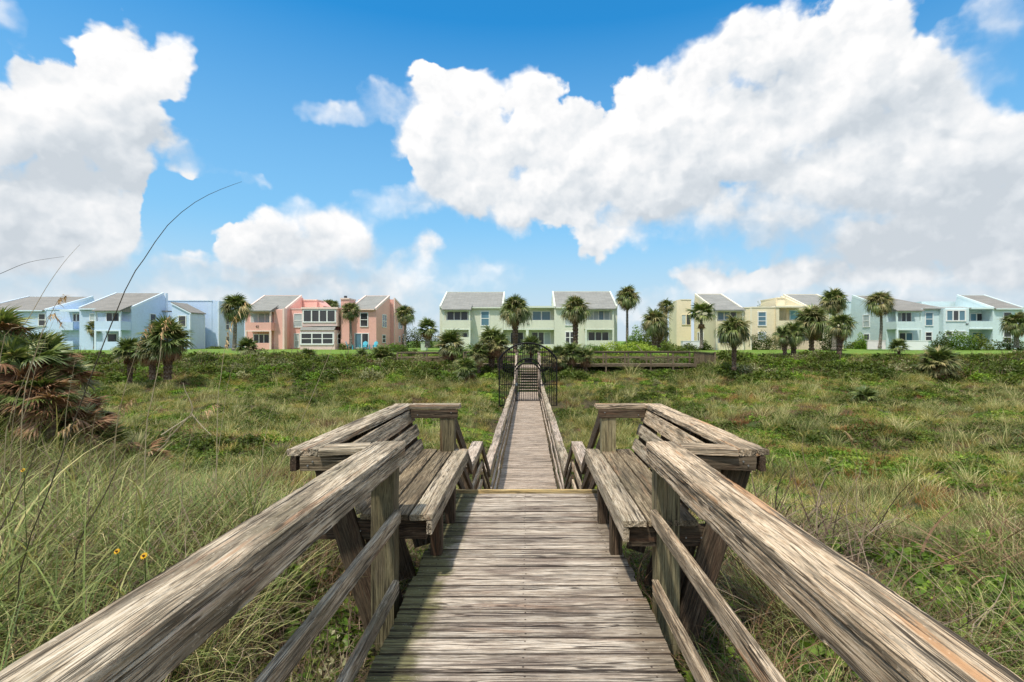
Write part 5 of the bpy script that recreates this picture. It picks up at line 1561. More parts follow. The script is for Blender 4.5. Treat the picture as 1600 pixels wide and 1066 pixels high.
# ---------------- small things beside the houses
def slab(name, label, cat, px0, px1, py0, py1, Y, mat, th=.18):
    mb = MB(); mb.box(PX(px0, Y), PX(px1, Y), Y, Y + th, max(.25, PZ(py1, Y) - .3), PZ(py0, Y)); mb.box(PX(px0, Y) - .03, PX(px1, Y) + .03, Y - .03, Y + th + .03, PZ(py0, Y) + .001, PZ(py0, Y) + .07)
    o = mb.build(name, mat); tag(o, label, cat); return o
slab('patio_wall', 'long white patio wall below the aqua balcony', 'wall', 1408, 1450.5, 533, 543, 59.5, WHITE)
slab('patio_wall', 'pinkish white low wall left of the slender palm by the aqua house', 'wall', 1356, 1384, 532.5, 542, 60, simple('pinkish_white_paint', (.72, .66, .66), .6))
slab('utility_box', 'small pale green box on the lawn left of the green house', 'box', 657.5, 665.5, 536.5, 547, 60, simple('pale_green_metal', (.50, .58, .45), .5), 1.2)
slab('planter_wall', 'white planter wall with plants on top in front of the first yellow house', 'wall', 1067, 1094, 533.5, 541, 60, WHITE, .8)


def adirondack(px, Y, rz, label):
    x, z = PX(px, Y), float(H(PX(px, Y), Y))
    t = empty('garden_chair', (x, Y, z), label, 'chair', 'turquoise garden chairs by the pink house'); t.rotation_euler = (0, 0, rz)
    TQ = TURQ
    def pc(nm, boxes):
        mb = MB()
        for b_ in boxes: mb.box(*b_)
        me = mesh_from(nm, mb.V, mb.F, TQ); o = bpy.data.objects.new(nm, me); COL.objects.link(o); o.parent = t; return o
    pc('seat', [(-.27, .27, -.25, .3, .32, .36)])
    for s in (-1, 1):
        pc('armrest', [(s * .28 - .07, s * .28 + .07, -.38, .35, .56, .59)])
        pc('leg', [(s * .28 - .02, s * .28 + .02, -.33, -.25, 0, .56)]); pc('leg', [(s * .27 - .02, s * .27 + .02, .3, .38, 0, .56)])
    for i in range(5):
        a = (i - 2) * .115; mb = MB(); hgt = 1.08 - abs(i - 2) * .07
        mb.add([(a - .05, .28, .32), (a + .05, .28, .32), (a + .05, .31, .32), (a - .05, .31, .32), (a * 1.15 - .055, .52, hgt), (a * 1.15 + .055, .52, hgt), (a * 1.15 + .055, .55, hgt), (a * 1.15 - .055, .55, hgt)],
               [(0, 1, 2, 3), (4, 7, 6, 5), (0, 4, 5, 1), (1, 5, 6, 2), (2, 6, 7, 3), (3, 7, 4, 0)])
        me = mesh_from('back_slat', mb.V, mb.F, TQ); o = bpy.data.objects.new('back_slat', me); COL.objects.link(o); o.parent = t
TURQ = simple('turquoise_paint', (.10, .46, .58), .45, var=.06)
adirondack(547.5, 63.0, PI * .5 + .2, 'turquoise garden chair turned sideways beside the chimney of the pink house')
adirondack(567.5, 62.6, -.25 + PI * 0, 'turquoise garden chair in front of the sliding door of the pink house')
adirondack(583, 62.8, -.5, 'rightmost turquoise garden chair, at the corner of the pink house')


# ================================================================== PALMS
def frond_mesh(name, mat, seed, R_=0.62, pet=0.65, nleaf=30, arc=2.55, droop=0.6, fold=0.25, dead=False, pw=0.028):
    """one fan leaf: petiole along +x, then pleated leaflets; about 1.3 m long in all"""
    r = np.random.RandomState(seed); L = Leafy()
    # petiole
    n = 5; xs = np.linspace(0, pet, n); zs = 0.06 * np.sin(xs / pet * PI) * (0 if dead else 1)
    V = []; w = np.linspace(pw, pw * .6, n)
    for i in range(n): V += [(xs[i], -w[i] / 2, zs[i]), (xs[i], w[i] / 2, zs[i])]
    L.add(V, [[2 * i, 2 * i + 1, 2 * i + 3, 2 * i + 2] for i in range(n - 1)], .75 if not dead else .3)
    th = np.linspace(-arc, arc, nleaf) + r.randn(nleaf) * .03
    if dead: th = th * .42
    ln = R_ * (0.72 + 0.28 * np.cos(th / arc * 1.35)) * r.uniform(.85, 1.1, nleaf)
    hue = np.clip(r.beta(2, 2, nleaf) + (r.rand(nleaf) < .12) * .5, 0, 1)
    seg = 4; t = np.linspace(0, 1, seg + 1)
    for k in range(nleaf):
        a = th[k]; l = ln[k]
        d = np.array([math.cos(a), math.sin(a)]); s_ = np.array([-math.sin(a), math.cos(a)])
        ww = R_ * .060 * np.array([.5, 1.0, .85, .45, .03]) * (0.8 if dead else 1.0)
        dr = droop * r.uniform(.5, 1.3) * (1.0 + .5 * abs(a) / arc)
        V = []
        lift = fold * abs(math.sin(a)) * .35
        for i in range(seg + 1):
            rr = l * t[i]; z = lift * rr - dr * l * max(0, t[i] - .28) ** 1.7 * 1.5
            rr2 = rr * (1 - .16 * dr * t[i] ** 2)
            p = np.array([pet + d[0] * rr2, d[1] * rr2])
            V += [(p[0] - s_[0] * ww[i], p[1] - s_[1] * ww[i], z), (p[0], p[1], z + ww[i] * .55), (p[0] + s_[0] * ww[i], p[1] + s_[1] * ww[i], z)]
        F = []
        for i in range(seg):
            b = 3 * i; F += [[b, b + 1, b + 4, b + 3], [b + 1, b + 2, b + 5, b + 4]]
        L.add(V, F, hue[k])
    return L.mesh(name, mat)


FG = [frond_mesh('frond', M_FROND, 200 + i, droop=d) for i, d in enumerate((.45, .7, 1.0, 1.3))]
FO = [frond_mesh('frond', M_FRONDO, 210 + i, droop=d) for i, d in enumerate((.6, 1.0, 1.4))]
FD = [frond_mesh('dead_frond', M_FRONDD, 220 + i, droop=1.2, dead=True, nleaf=22) for i in range(3)]
FS = [frond_mesh('frond', M_FROND, 230 + i, droop=d, R_=.75, pet=.55, arc=2.0, nleaf=26) for i, d in enumerate((.25, .4, .55))]       # stiff saw palmetto fan
FSO = [frond_mesh('frond', M_FRONDO, 240 + i, droop=d, R_=.72, pet=.55, arc=2.0, nleaf=26) for i, d in enumerate((.3, .6))]
FSD = [frond_mesh('dead_frond', M_FRONDD, 250 + i, droop=.45, R_=.75, pet=.5, arc=2.0, nleaf=24, dead=i % 2 == 0) for i in range(4)]


def trunk_mat(name, a, b_, c):
    m, g, bs = new_mat(name)
    P = g.n('ShaderNodeTexCoord').outputs['Object']
    n1 = g.noise(g.v('MULTIPLY', P, (6., 6., 14.)), 1.0, 4, .65); v = g.voro(g.v('MULTIPLY', P, (9., 9., 7.)), 1.0)
    col = g.ramp(g.m('ADD', g.m('MULTIPLY', n1, .6), g.m('MULTIPLY', v, .5)), [(.25, a), (.55, b_), (.8, c)])
    g.put(bs.inputs['Base Color'], col); bs.inputs['Roughness'].default_value = .9
    bump(g, bs, g.m('ADD', v, n1), .05); return m


M_TRUNK = trunk_mat('grey_palm_bark', (.055, .045, .036), (.17, .145, .12), (.33, .30, .26))
M_TRUNKB = trunk_mat('brown_palm_boots', (.035, .020, .013), (.12, .075, .048), (.27, .21, .16))


def palm(px, Y, top_py, crown_r, label, base_py=None, trunk_r=.17, kind='sabal', n=34, seed=0, lean=0.0, boots=False, dead=8, olive=.4, name='palm_tree', curve=0.0):
    """a palm standing on the ground at its own place; top_py = centre of the crown in the photograph"""
    r = random.Random(seed * 31 + int(px))
    x, y = PX(px, Y), Y; zg = float(H(x, y)) if base_py is None else PZ(base_py, Y)
    zc = PZ(top_py, Y)
    t = empty(name, (x, y, zg), label, 'palm tree', 'palm trees and palmettos around the houses')
    hgt = max(.25, zc - zg - crown_r * .18)
    # trunk
    ns = max(6, int(hgt / .16)); path = []; rad = []
    for i in range(ns + 1):
        f = i / ns
        path.append((x + lean * hgt * f + curve * math.sin(f * PI) * hgt * .1, y + r.uniform(-.01, .01), zg - .15 + (hgt + .15) * f))
        b_ = trunk_r * (1.25 - .45 * f if not boots else .9 + .35 * f)
        if f < .06: b_ *= 1.25
        rad.append(b_ * (1 + (.10 if i % 2 else -.06) * (1.6 if boots else .6)))
    mb = MB(); mb.tube(path, rad, 9)
    if boots:
        for i in range(int(hgt / .10)):
            f = r.random() ** .8; a = i * 2.4; zz = zg + hgt * f; rr = trunk_r * (.9 + .35 * f)
            cx, cy = x + lean * hgt * f + curve * math.sin(f * PI) * hgt * .1, y
            p0 = Vector((cx + rr * .7 * math.cos(a), cy + rr * .7 * math.sin(a), zz)); p1 = p0 + Vector((math.cos(a + .4) * .10, math.sin(a + .4) * .10, .20))
            mb.tube([p0, p1], [.05, .022], 4)
    mb.build('trunk', M_TRUNKB if boots else M_TRUNK, t, smooth=False)
    top = Vector((x + lean * hgt, y, zg + hgt))
    sc = crown_r / 1.12
    def place(me, nm, el, az, s, roll=0.0):
        o = bpy.data.objects.new(nm, me); COL.objects.link(o); o.parent = t
        M = Euler((roll, -el, az), 'XYZ').to_matrix().to_4x4()
        o.matrix_basis = Matrix.Translation(top - t.location) @ M @ Matrix.Scale(s, 4)
    for i in range(n):
        f = (i + .5) / n
        el = math.radians(86 - 118 * f ** .9) + r.uniform(-.13, .13)
        az = i * 2.399 + r.uniform(-.25, .25)
        me = (FG[min(3, int(f * 4))] if r.random() > olive * (.5 + f) else FO[r.randrange(3)])
        if kind == 'stiff': me = FS[r.randrange(3)] if r.random() > olive * f else FSO[r.randrange(2)]
        place(me, 'frond', el, az, sc * r.uniform(.82, 1.08), r.uniform(-.3, .3))
    for i in range(dead):
        el = math.radians(r.uniform(-82, -42)); az = i * 2.399 + 1 + r.uniform(-.4, .4)
        place(FD[r.randrange(3)] if kind == 'sabal' else FSD[r.randrange(4)], 'dead_frond', el, az, sc * r.uniform(.65, .95), r.uniform(-.5, .5))
    return t


palm(366, 59, 478, 1.75, 'dark sabal palm with a leaning crown between the blue and the pink house', 546, .19, seed=1, lean=.04, dead=8, olive=.3, n=40)
palm(549, 63, 484, 1.30, 'small palm in front of the chimney of the pink house, cream post beside it', 543, .13, seed=2, dead=6, lean=-.03)
palm(633, 64, 490, 1.35, 'slim palm at the right corner of the pink house', 540, .12, seed=3, dead=7)
palm(512, 82, 477, 1.3, 'palm crown showing above the roof line behind the pink sunroom', 545, .15, seed=4)
palm(521, 84, 478, 1.2, 'smaller palm crown just right of the one behind the pink sunroom', 545, .14, seed=5)
palm(805, 52, 482, 1.75, 'tall thick trunked palm before the middle of the green house', 549, .26, seed=6, n=46, boots=True, dead=10, olive=.25)
palm(899, 52, 482, 1.60, 'thick trunked palm before the right wing of the green house', 551, .25, seed=7, n=42, boots=True, dead=9, olive=.35)
palm(980, 60, 462, 1.55, 'tall slender palm standing free right of the green house', 541, .14, seed=8, n=36, dead=10, olive=.5)
palm(1041, 66, 477, 1.15, 'round headed palm behind the clump at the left end of the yellow house', 542, .15, seed=9, dead=5)
palm(1023, 56, 500, 1.75, 'broad palm with a thick booted trunk left of the yellow house', 540, .34, seed=10, boots=True, n=34, dead=9, olive=.55)
palm(1030, 57.5, 512, 1.35, 'second lower palm crown in the clump left of the yellow house', 541, .24, seed=29, boots=True, n=26, dead=9, olive=.6)
wp = palm(1096, 60, 487, 1.75, 'fan palm with a brown skirt of dead leaves before the yellow house', 542, .17, kind='stiff', seed=11, n=20, dead=0, olive=.1)
palm(1147, 41.5, 513, 1.45, 'palm with a bare grey trunk rising from the bank right of the boardwalk', 576, .17, seed=12, n=44, boots=True, dead=9, olive=.4)
palm(1227, 50, 522, 1.10, 'left leaning palm of the pair on the lawn edge by the second yellow house', 553, .20, seed=13, n=24, boots=True, lean=-.12, dead=4, olive=.15)
palm(1240, 50.4, 519, 1.35, 'right upright palm of the pair on the lawn edge by the second yellow house', 556, .24, seed=14, n=30, boots=True, dead=4, olive=.15)
palm(1268, 53.5, 499, 1.95, 'large shaggy palm before the teal windows of the second yellow house', 546, .24, seed=15, n=44, boots=True, dead=12, olive=.45)
palm(1303, 58, 468, 1.60, 'tall palm rising between the yellow and the aqua house', 545, .20, seed=16, n=42, dead=8, olive=.3)
palm(1311, 50, 507, 1.45, 'short palm with a swollen booted trunk on the lawn edge between yellow and aqua houses', 552, .25, seed=17, n=28, boots=True, dead=9, olive=.3, lean=.05)
palm(1374, 60, 471, 1.65, 'slender palm with a curved dark trunk before the aqua house', 542, .15, seed=18, n=42, dead=10, olive=.45, curve=.35, lean=.02)
palm(1588, 59, 504, 1.60, 'palm at the right edge of the picture before the last aqua house', 541, .22, seed=19, n=36, dead=8)
palm(148, 63, 512, 1.1, 'small palm standing before the balcony of the left blue house', 543, .12, seed=20, n=20, dead=4)
palm(668, 58, 511, 1.35, 'young fan palm with upright green leaves over a brown skirt, left of the green house', 541, .25, kind='stiff', seed=21, n=26, dead=22, olive=.3)
for i in range(16):                                     # skirt of the fan palm
    me = FD[i % 3]; o = bpy.data.objects.new('dead_frond', me); COL.objects.link(o); o.parent = wp
    zt = PZ(499, 60) - wp.location.z
    o.matrix_basis = Matrix.Translation((0, 0, zt)) @ Euler((0, math.radians(66 + (i % 3) * 6), i * 2.4)).to_matrix().to_4x4() @ Matrix.Scale(.95, 4)


def palmetto(px, Y, cpy, rad, label, seed, n=30, dead=8, olive=.4, trunk=.12, base_py=None):
    return palm(px, Y, cpy, rad, label, base_py, trunk, 'stiff', n, seed, 0, True, dead, olive, 'palmetto')


palmetto(262, 37.5, 527, 1.75, 'large palmetto with a shaggy dark trunk on the bank below the blue houses', 41, 46, 22, .35, .26, 590)
palmetto(238, 37, 545, 1.25, 'lower palmetto crowding the left side of the large one below the blue houses', 42, 30, 8, .7, .2, 590)
palmetto(203, 38.5, 546, 1.25, 'olive palmetto bush next to the reddish clump below the left blue house', 43, 30, 8, .6, .15)
palmetto(386, 50.5, 541, 1.15, 'dark palmetto bush on the lawn edge before the pink balcony', 44, 30, 6, .2)
palmetto(481, 48.5, 560, 1.05, 'palmetto bush on the bank under the pink sunroom', 45, 26, 5, .4)
palmetto(598, 48, 556, 1.35, 'green palmetto bush on the bank right of the garden chairs', 46, 32, 6, .4)
palmetto(566, 48.4, 565, .95, 'small bright palmetto on the bank below the garden chairs', 47, 22, 2, .05)
palmetto(704, 46.5, 536, 1.50, 'palmetto with a shaggy brown trunk before the left wing of the green house', 48, 36, 12, .55, .22, 573)
palmetto(768, 43.6, 530, 1.45, 'big palmetto hung with brown dead leaves beside the gate', 49, 36, 34, .75, .26, 578)
palmetto(781, 43, 536, 1.15, 'palmetto with curling dead leaves touching the left of the gate arch', 50, 22, 30, .9, .22, 578)
palmetto(748, 42.5, 551, 1.05, 'olive palmetto left of the big brown one by the gate', 51, 26, 10, .6)
palmetto(728, 38.5, 574, 1.05, 'spiky green palmetto low on the slope left of the gate', 52, 30, 8, .25, .12, 600)
palmetto(893, 43.5, 549, 1.20, 'green palmetto right of the gate below the thick trunked palm', 53, 28, 8, .35)
palmetto(871, 43.2, 556, 1.15, 'dry brown palmetto touching the right of the gate arch', 54, 20, 26, .9)
palmetto(915, 43.4, 556, .95, 'yellowish palmetto at the left end of the bank boardwalk', 55, 22, 8, .6)
palmetto(1468, 41, 563, 1.55, 'wide palmetto clump with many brown leaves on the bank below the aqua house', 56, 34, 30, .75, .15, 590)
palmetto(1451, 41.5, 572, 1.1, 'brown leaved palmetto on the left flank of the wide clump below the aqua house', 57, 18, 26, .9)
palmetto(1404, 51, 540, .95, 'spiky yucca like palmetto on the lawn edge before the aqua balcony', 58, 30, 0, .1)
palmetto(1352, 33, 622, .85, 'small spiky green palmetto alone on the grassy slope at the right', 59, 26, 2, .1, .05)
palmetto(830, 47.5, 540, 1.2, 'dark palmetto bush seen through the top of the gate arch', 60, 26, 2, .1)

# ------------------------------------------------------------------ the big reddish palmetto clump at the left
cl = empty('palmetto_clump', (-8.2, 9.4, .2), 'big saw palmetto clump with reddish brown dead leaves and green fans at the left edge', 'palmetto')
rc = random.Random(9)
stems = []
for _ in range(46):
    sx = rc.uniform(-11.4, -7.75); sy = rc.uniform(8.4, 10.2)
    stems.append((sx, sy, float(H(sx, sy)) + .12 + rc.uniform(0, 1) ** .6 * (2.15 - 1.6 * min(1, max(0, (sx + 9.9) / 2.1)))))
for k, (sx, sy, sz) in enumerate(stems):
    g0 = float(H(sx, sy))
    mb = MB(); mb.tube([(sx, sy, g0 - .1), (sx + rc.uniform(-.1, .1), sy, (g0 + sz) / 2), (sx, sy, sz)], [.09, .08, .09], 7); mb.build('stem', M_TRUNKB, cl)
    top = Vector((sx, sy, sz))
    def pf(me, nm, el, az, s):
        o = bpy.data.objects.new(nm, me); COL.objects.link(o); o.parent = cl
        o.matrix_basis = Matrix.Translation(top - cl.location) @ Euler((rc.uniform(-.4, .4), -el, az)).to_matrix().to_4x4() @ Matrix.Scale(s, 4)
    for i in range(13):
        f = i / 13; el = math.radians(82 - 95 * f) + rc.uniform(-.15, .15)
        u = rc.random() * (.55 if (i < 6 and sz > 1.0) else 1.0) + (0 if sz > 1.2 else .15)
        me = FS[rc.randrange(3)] if u < .62 else (FSO[rc.randrange(2)] if u < .78 else FSD[1 + 2 * rc.randrange(2)])
        pf(me, 'frond' if u < .78 else 'dead_frond', el, i * 2.4 + rc.uniform(-.2, .2), rc.uniform(.40, .58))
    for i in range(6):
        pf(FSD[rc.randrange(4)], 'dead_frond', math.radians(rc.uniform(-60, 45)), i * 2.4 + rc.uniform(-.3, .3), rc.uniform(.42, .60))


# ================================================================== BUSHES AND HEDGES
def bush_mesh(name, rx, ry, rz, n, size, mat, seed, box=False, mat2=None):
    """leaves filling a lumpy volume, with twigs inside"""
    r = np.random.RandomState(seed); L = Leafy()
    d = r.randn(n, 3); d[:, 2] = np.abs(d[:, 2]) * (1 if box else 1); d /= np.linalg.norm(d, axis=1, keepdims=True)
    if box:
        m = np.abs(d).max(1, keepdims=True); d = d / m ** .55
    lump = 1 + .16 * np.sin(d[:, 0] * 5.3 + seed) + .14 * np.sin(d[:, 1] * 6.1 + d[:, 2] * 4 + seed * 2) + .10 * np.sin(d[:, 2] * 9 + d[:, 0] * 8)
    rad = (r.rand(n) ** .28) * lump
    q = d * rad[:, None] * np.array([rx, ry, rz])
    hue = np.clip(.15 + .3 * d[:, 2] + .55 * r.rand(n), 0, 1)
    leaves(L, q, size * r.uniform(.6, 1.35, n), r, hue, 0)
    k = 14; th = r.rand(k) * 2 * PI
    ribbons(L, np.zeros((k, 3)), th, r.uniform(.4, 1.4, k), np.full(k, max(rx, rz) * .9), np.full(k, .04), r.uniform(-.2, .6, k), r.rand(k) * .5, 4, 1)
    return L.mesh(name, [mat, M_TWIG])


BM = {}
def bush(px, Y, w_px, top_py, label, mat=None, name='shrub', cat='shrub', base_py=None, depth=None, box=False, seed=0, dens=1.0, leaf=.10):
    mat = mat or M_LEAFD
    x = PX(px, Y); zg = float(H(x, Y)) if base_py is None else PZ(base_py, Y)
    rx = w_px / 800 * Y / 2; rz = max(.3, PZ(top_py, Y) - zg); ry = depth or min(rx, 1.2)
    n = int(dens * 900 * max(.4, (rx * ry + rx * rz + ry * rz) / 2.2) * (.10 / leaf) ** 1.2 * .8)
    me = bush_mesh('foliage', rx, ry, rz, min(n, 9000), leaf, mat, seed or int(px), box)
    t = empty(name, (x, Y, zg - .05), label, cat, None)
    o = bpy.data.objects.new('foliage', me); COL.objects.link(o); o.parent = t
    st = MB(); st.tube([(x, Y, zg - .2), (x, Y, zg + rz * .5)], [.07, .03], 6); st.build('stem', M_TWIG, t)
    return t


bush(1197, 62.5, 58, 522, 'long clipped dark hedge before the first yellow house', name='hedge', cat='hedge', box=True, depth=.8)
bush(1101, 60.5, 26, 533, 'low dark clipped shrub right of the fan palm with the brown skirt')
bush(1078, 59.5, 26, 536, 'low dark clipped shrub below the white planter wall')
bush(1472, 61.5, 38, 525, 'round dark shrub before the aqua house, right of the white patio wall')
bush(1500, 61.0, 46, 517, 'loose green shrub in the middle of the aqua house front', M_LEAF)
bush(1530, 61.0, 30, 522, 'dark shrub left of the recessed porch of the last aqua house')
bush(1578, 61.0, 60, 530, 'low dark hedge along the last aqua house', name='hedge', cat='hedge', box=True, depth=.7)
bush(1338, 68, 36, 532, 'dark low shrub in the gap left of the aqua house')
bush(1346, 66, 22, 524, 'green shrub with upright tufts beside the aqua house wall', M_LEAF)
bush(1299, 60, 34, 500, 'tall dark shrub between the yellow and the aqua house')
bush(965, 51.5, 62, 535, 'light green feathery hedge behind the bank boardwalk, nearest the green house', M_LEAFY, 'hedge', 'hedge', box=True, depth=1.0)
bush(1008, 52.5, 40, 536, 'light green rounded shrub behind the bank boardwalk', M_LEAFY)
bush(1041, 53.5, 20, 534, 'small dark round shrub left of the yellow house corner')
bush(994, 58, 40, 515, 'wild olive green bush under the tall slender palm', M_LEAF)
bush(1020, 60, 60, 508, 'tall loose bush filling the gap left of the yellow house', M_LEAFD)
bush(1060, 51.5, 26, 538, 'low dark bush by the leaning plank')
bush(617, 58, 36, 537, 'trimmed hedge at the right corner of the pink house', M_LEAF, 'hedge', 'hedge', box=True)
bush(628, 54, 26, 540, 'dark low shrub at the lawn edge right of the pink house')
bush(652, 78, 50, 512, 'dark tree mass in the gap between the pink and the green house', name='tree', cat='tree')
bush(690, 76, 50, 522, 'dark thicket left of the green house wall', name='tree', cat='tree')
bush(537, 62.6, 17, 536.5, 'dark clipped hedge block under the pink chimney', name='hedge', cat='hedge', box=True, depth=.5)
bush(830, 54, 46, 531, 'dark shrub before the middle porch of the green house')
bush(858, 50, 36, 541, 'bright green shrub behind the right side of the gate arch', M_LEAFY)
bush(928, 52, 44, 538, 'mid green shrub under the right wing of the green house', M_LEAF)
bush(880, 47.8, 44, 547, 'pale reddish bush right of the gate', M_LEAFS)
bush(738, 50, 60, 541, 'mid green shrub before the left wing of the green house', M_LEAF)
bush(650, 51, 40, 547, 'olive shrub behind the short pale boardwalk', M_LEAFD)
bush(338, 68, 22, 541, 'low dark shrub at the foot of the blue block')
bush(212, 58, 60, 538, 'dark shrub row below the left blue house')
bush(1193, 90, 20, 473, 'dark tree top above the flat roof of the first yellow house', name='tree', cat='tree')
bush(655, 46, 40, 556, 'brown twiggy bush before the short pale boardwalk', M_LEAFS)
bush(545, 47.5, 34, 560, 'bright green bush on the bank below the pink house', M_LEAFY)
# dead twiggy bushes near the right bench and others in the valley
tb = tangle_mesh('tangle', 420, .75, .7, 301, .008, M_TWIG, .9)
o = bpy.data.objects.new('brush_heap', tb); COL.objects.link(o); o.location = (2.55, 5.25, float(H(2.55, 5.25)) + .1); o.scale = (1.2, 1.0, 1.35)
tag(o, 'dark heap of dead twigs behind the corner of the right bench', 'brush')
tb = tangle_mesh('tangle', 300, .6, .5, 302, .007, M_DEAD, .8)
o = bpy.data.objects.new('brush_heap', tb); COL.objects.link(o); o.location = (-3.1, 5.6, float(H(-3.1, 5.6))); o.scale = (1.3, 1.1, 1.0)
tag(o, 'brown dry brush left of the back of the left bench', 'brush')
tb = tangle_mesh('tangle', 160, .5, .25, 303, .012, M_DEAD, .8)
o = bpy.data.objects.new('branch_pile', tb); COL.objects.link(o); o.location = (4.3, 4.6, float(H(4.3, 4.6))); o.scale = (1.6, 1.2, .8)
tag(o, 'bleached dead branches lying in the grass at the right', 'branches')

# bank thicket: shrubs that run together along the crest
bk = [bush_mesh('shrub', 1.0, .8, .55, 1300, .085, M_LEAFD, 401), bush_mesh('shrub', 1.1, .8, .5, 1300, .08, M_LEAF, 402), bush_mesh('shrub', .9, .8, .6, 1000, .07, M_LEAFS, 403),
      tangle_mesh('shrub', 300, .8, .6, 404, .014, M_DEAD, .9)]
def thicket():
    N0 = 2000
    x = R.uniform(-74, 68, N0); y = R.uniform(40.5, 48.8, N0)
    m = clear_of_walk(x, y, 1.0) & (np.abs(x) > 1.9) & ~((x > 5) & (x < 15.5) & (y < 45))
    m &= fbm(x / 5, y / 2, 71, 3) > .40
    x, y = x[m], y[m]; n = len(x)
    idx = np.random.RandomState(4).choice(4, n, p=[.60, .22, .08, .10])
    s = R.uniform(.6, 1.6, n)
    scatter('bank_thicket', bk, np.stack([x, y, H(x, y) - .1], 1), R.rand(n) * 6.28, s, idx)
thicket()


def lumps():
    N0 = 1500
    x = R.uniform(-1.2, 1.1, N0); y = 11 + 30 * R.rand(N0) ** .75; x = x * (y + 3)
    m = clear_of_walk(x, y, 1.2) & (np.abs(x) > 2.0) & (fbm(x / 3.2 + 11, y / 1.8, 81, 3) > .53)
    x, y = x[m], y[m]; n = len(x)
    pp = fbm(x / 6 + 3, y / 4, 82, 2)
    rr = np.random.RandomState(6); idx = np.where(pp > .55, rr.choice([0, 1], n, p=[.7, .3]), np.where(pp < .45, rr.choice([3, 3, 2], n), rr.choice(4, n)))
    scatter('low_scrub', bk, np.stack([x, y, H(x, y) - .08], 1), R.rand(n) * 6.28, R.uniform(.28, .62, n), idx)
lumps()


# ================================================================== SEA OATS AND STRAWS
M_STRAW = leaf_mat('straw_stalks', [(0, (.20, .15, .08)), (.5, (.38, .30, .18)), (1, (.52, .44, .30))], trans=.1)
M_OAT = leaf_mat('sea_oat_heads', [(0, (.22, .13, .055)), (.5, (.45, .30, .15)), (1, (.62, .47, .28))], trans=.3)
M_STRAWD = leaf_mat('dark_stalks', [(0, (.045, .035, .022)), (.5, (.10, .08, .05)), (1, (.20, .16, .10))], trans=.1)


def bez(P, n=22):
    P = [Vector(p) for p in P]; out = []
    m = len(P)
    for k in range(m - 1):
        p0 = P[max(k - 1, 0)]; p1 = P[k]; p2 = P[k + 1]; p3 = P[min(k + 2, m - 1)]
        q = max(2, n // (m - 1))
        for i in range(q):
            t = i / q
            out.append(.5 * ((2 * p1) + (p2 - p0) * t + (2 * p0 - 5 * p1 + 4 * p2 - p3) * t * t + (3 * p1 - p0 - 3 * p2 + p3) * t ** 3))
    out.append(P[-1]); return out


def stalk(pts, Y, label, rad=.004, mat=None, head=0, seed=0, drift=0.0, name='sea_oat_stalk', tip=.0007, cat='grass stalk'):
    """a single stem through pixel-measured points at distance Y (drift: how much farther the tip is)"""
    k = len(pts); W = []
    for i, (px, py) in enumerate(pts):
        y = Y + drift * i / (k - 1); W.append(Vector((PX(px, y), y, PZ(py, y))))
    g0 = float(H(W[0].x, W[0].y))
    if W[0].z > g0: W.insert(0, Vector((W[0].x - .02, W[0].y, g0 - .03)))
    path = bez(W); n = len(path)
    t = empty(name, path[0], label, cat)
    mb = MB(); mb.tube(path, [rad + (tip - rad) * (i / (n - 1)) ** 1.1 for i in range(n)], 5)
    o = mb.build('stem', mat or M_STRAW, t)
    a = o.data.attributes.new('hue', 'FLOAT', 'POINT'); a.data.foreach_set('value', [random.Random(seed + i // 5).random() * .6 + .2 for i in range(len(o.data.vertices))])
    if head:
        r = np.random.RandomState(seed + 5); L = Leafy()
        i0 = int(n * (1 - head))
        base = []; az = []
        for i in range(i0, n):
            for _ in range(5):
                p = path[i]; base.append([p.x - t.location.x, p.y - t.location.y, p.z - t.location.z])
        base = np.array(base); m = len(base)
        base += r.randn(m, 3) * .006
        ribbons(L, base, r.uniform(-1.2, 1.0, m), r.uniform(-1.2, .4, m), r.uniform(.04, .085, m) * (Y / 4) ** .5, np.full(m, .011 * (Y / 4) ** .5), r.uniform(.0, .9, m), r.rand(m), 3)
        me = L.mesh('seed_head', M_OAT); oo = bpy.data.objects.new('seed_head', me); COL.objects.link(oo); oo.parent = t
    return t


stalk([(30, 900), (75, 770), (130, 620), (195, 455), (225, 405), (262, 352), (305, 316), (345, 296), (378, 284)], 2.6, 'very long dark stalk arching right across the sky at the left', .0036, M_STRAWD, seed=1)
stalk([(0, 560), (40, 505), (72, 450), (100, 410), (125, 382)], 3.6, 'thin straight stalk leaning right above the palmetto clump', .003, seed=2)
stalk([(-40, 445), (0, 428), (45, 410), (100, 401)], 3.0, 'thin stalk bending in from the left edge against the clouds', .0022, M_STRAWD, seed=3)
stalk([(20, 660), (52, 560), (75, 500), (92, 468), (101, 462)], 4.2, 'sea oat head of brown plumes above the palmetto clump', .004, head=.30, seed=4)
stalk([(35, 640), (60, 540), (72, 500), (84, 492), (98, 508)], 4.4, 'drooping brown sea oat head low over the palmetto clump', .004, head=.35, seed=5)
stalk([(180, 690), (192, 620), (210, 560), (224, 520), (238, 508)], 4.6, 'sea oat with a comb like dark head curving right before the blue house', .0045, head=.32, seed=6)
stalk([(228, 680), (238, 620), (250, 560), (253, 520), (262, 497)], 4.8, 'upright sea oat with a pale thick stem before the blue house', .0055, head=.26, seed=7)
stalk([(340, 640), (345, 590), (352, 540), (362, 505), (384, 473)], 4.8, 'golden sea oat head leaning before the dark palm by the pink house', .004, head=.42, seed=8)
stalk([(425, 760), (470, 660), (500, 590), (525, 530), (543, 500)], 5.0, 'long pale straw slanting across the lawn of the pink house', .0045, seed=9)
stalk([(90, 770), (100, 700), (104, 640), (118, 560)], 4.0, 'rusty stalk standing before the palmetto clump', .004, seed=10)
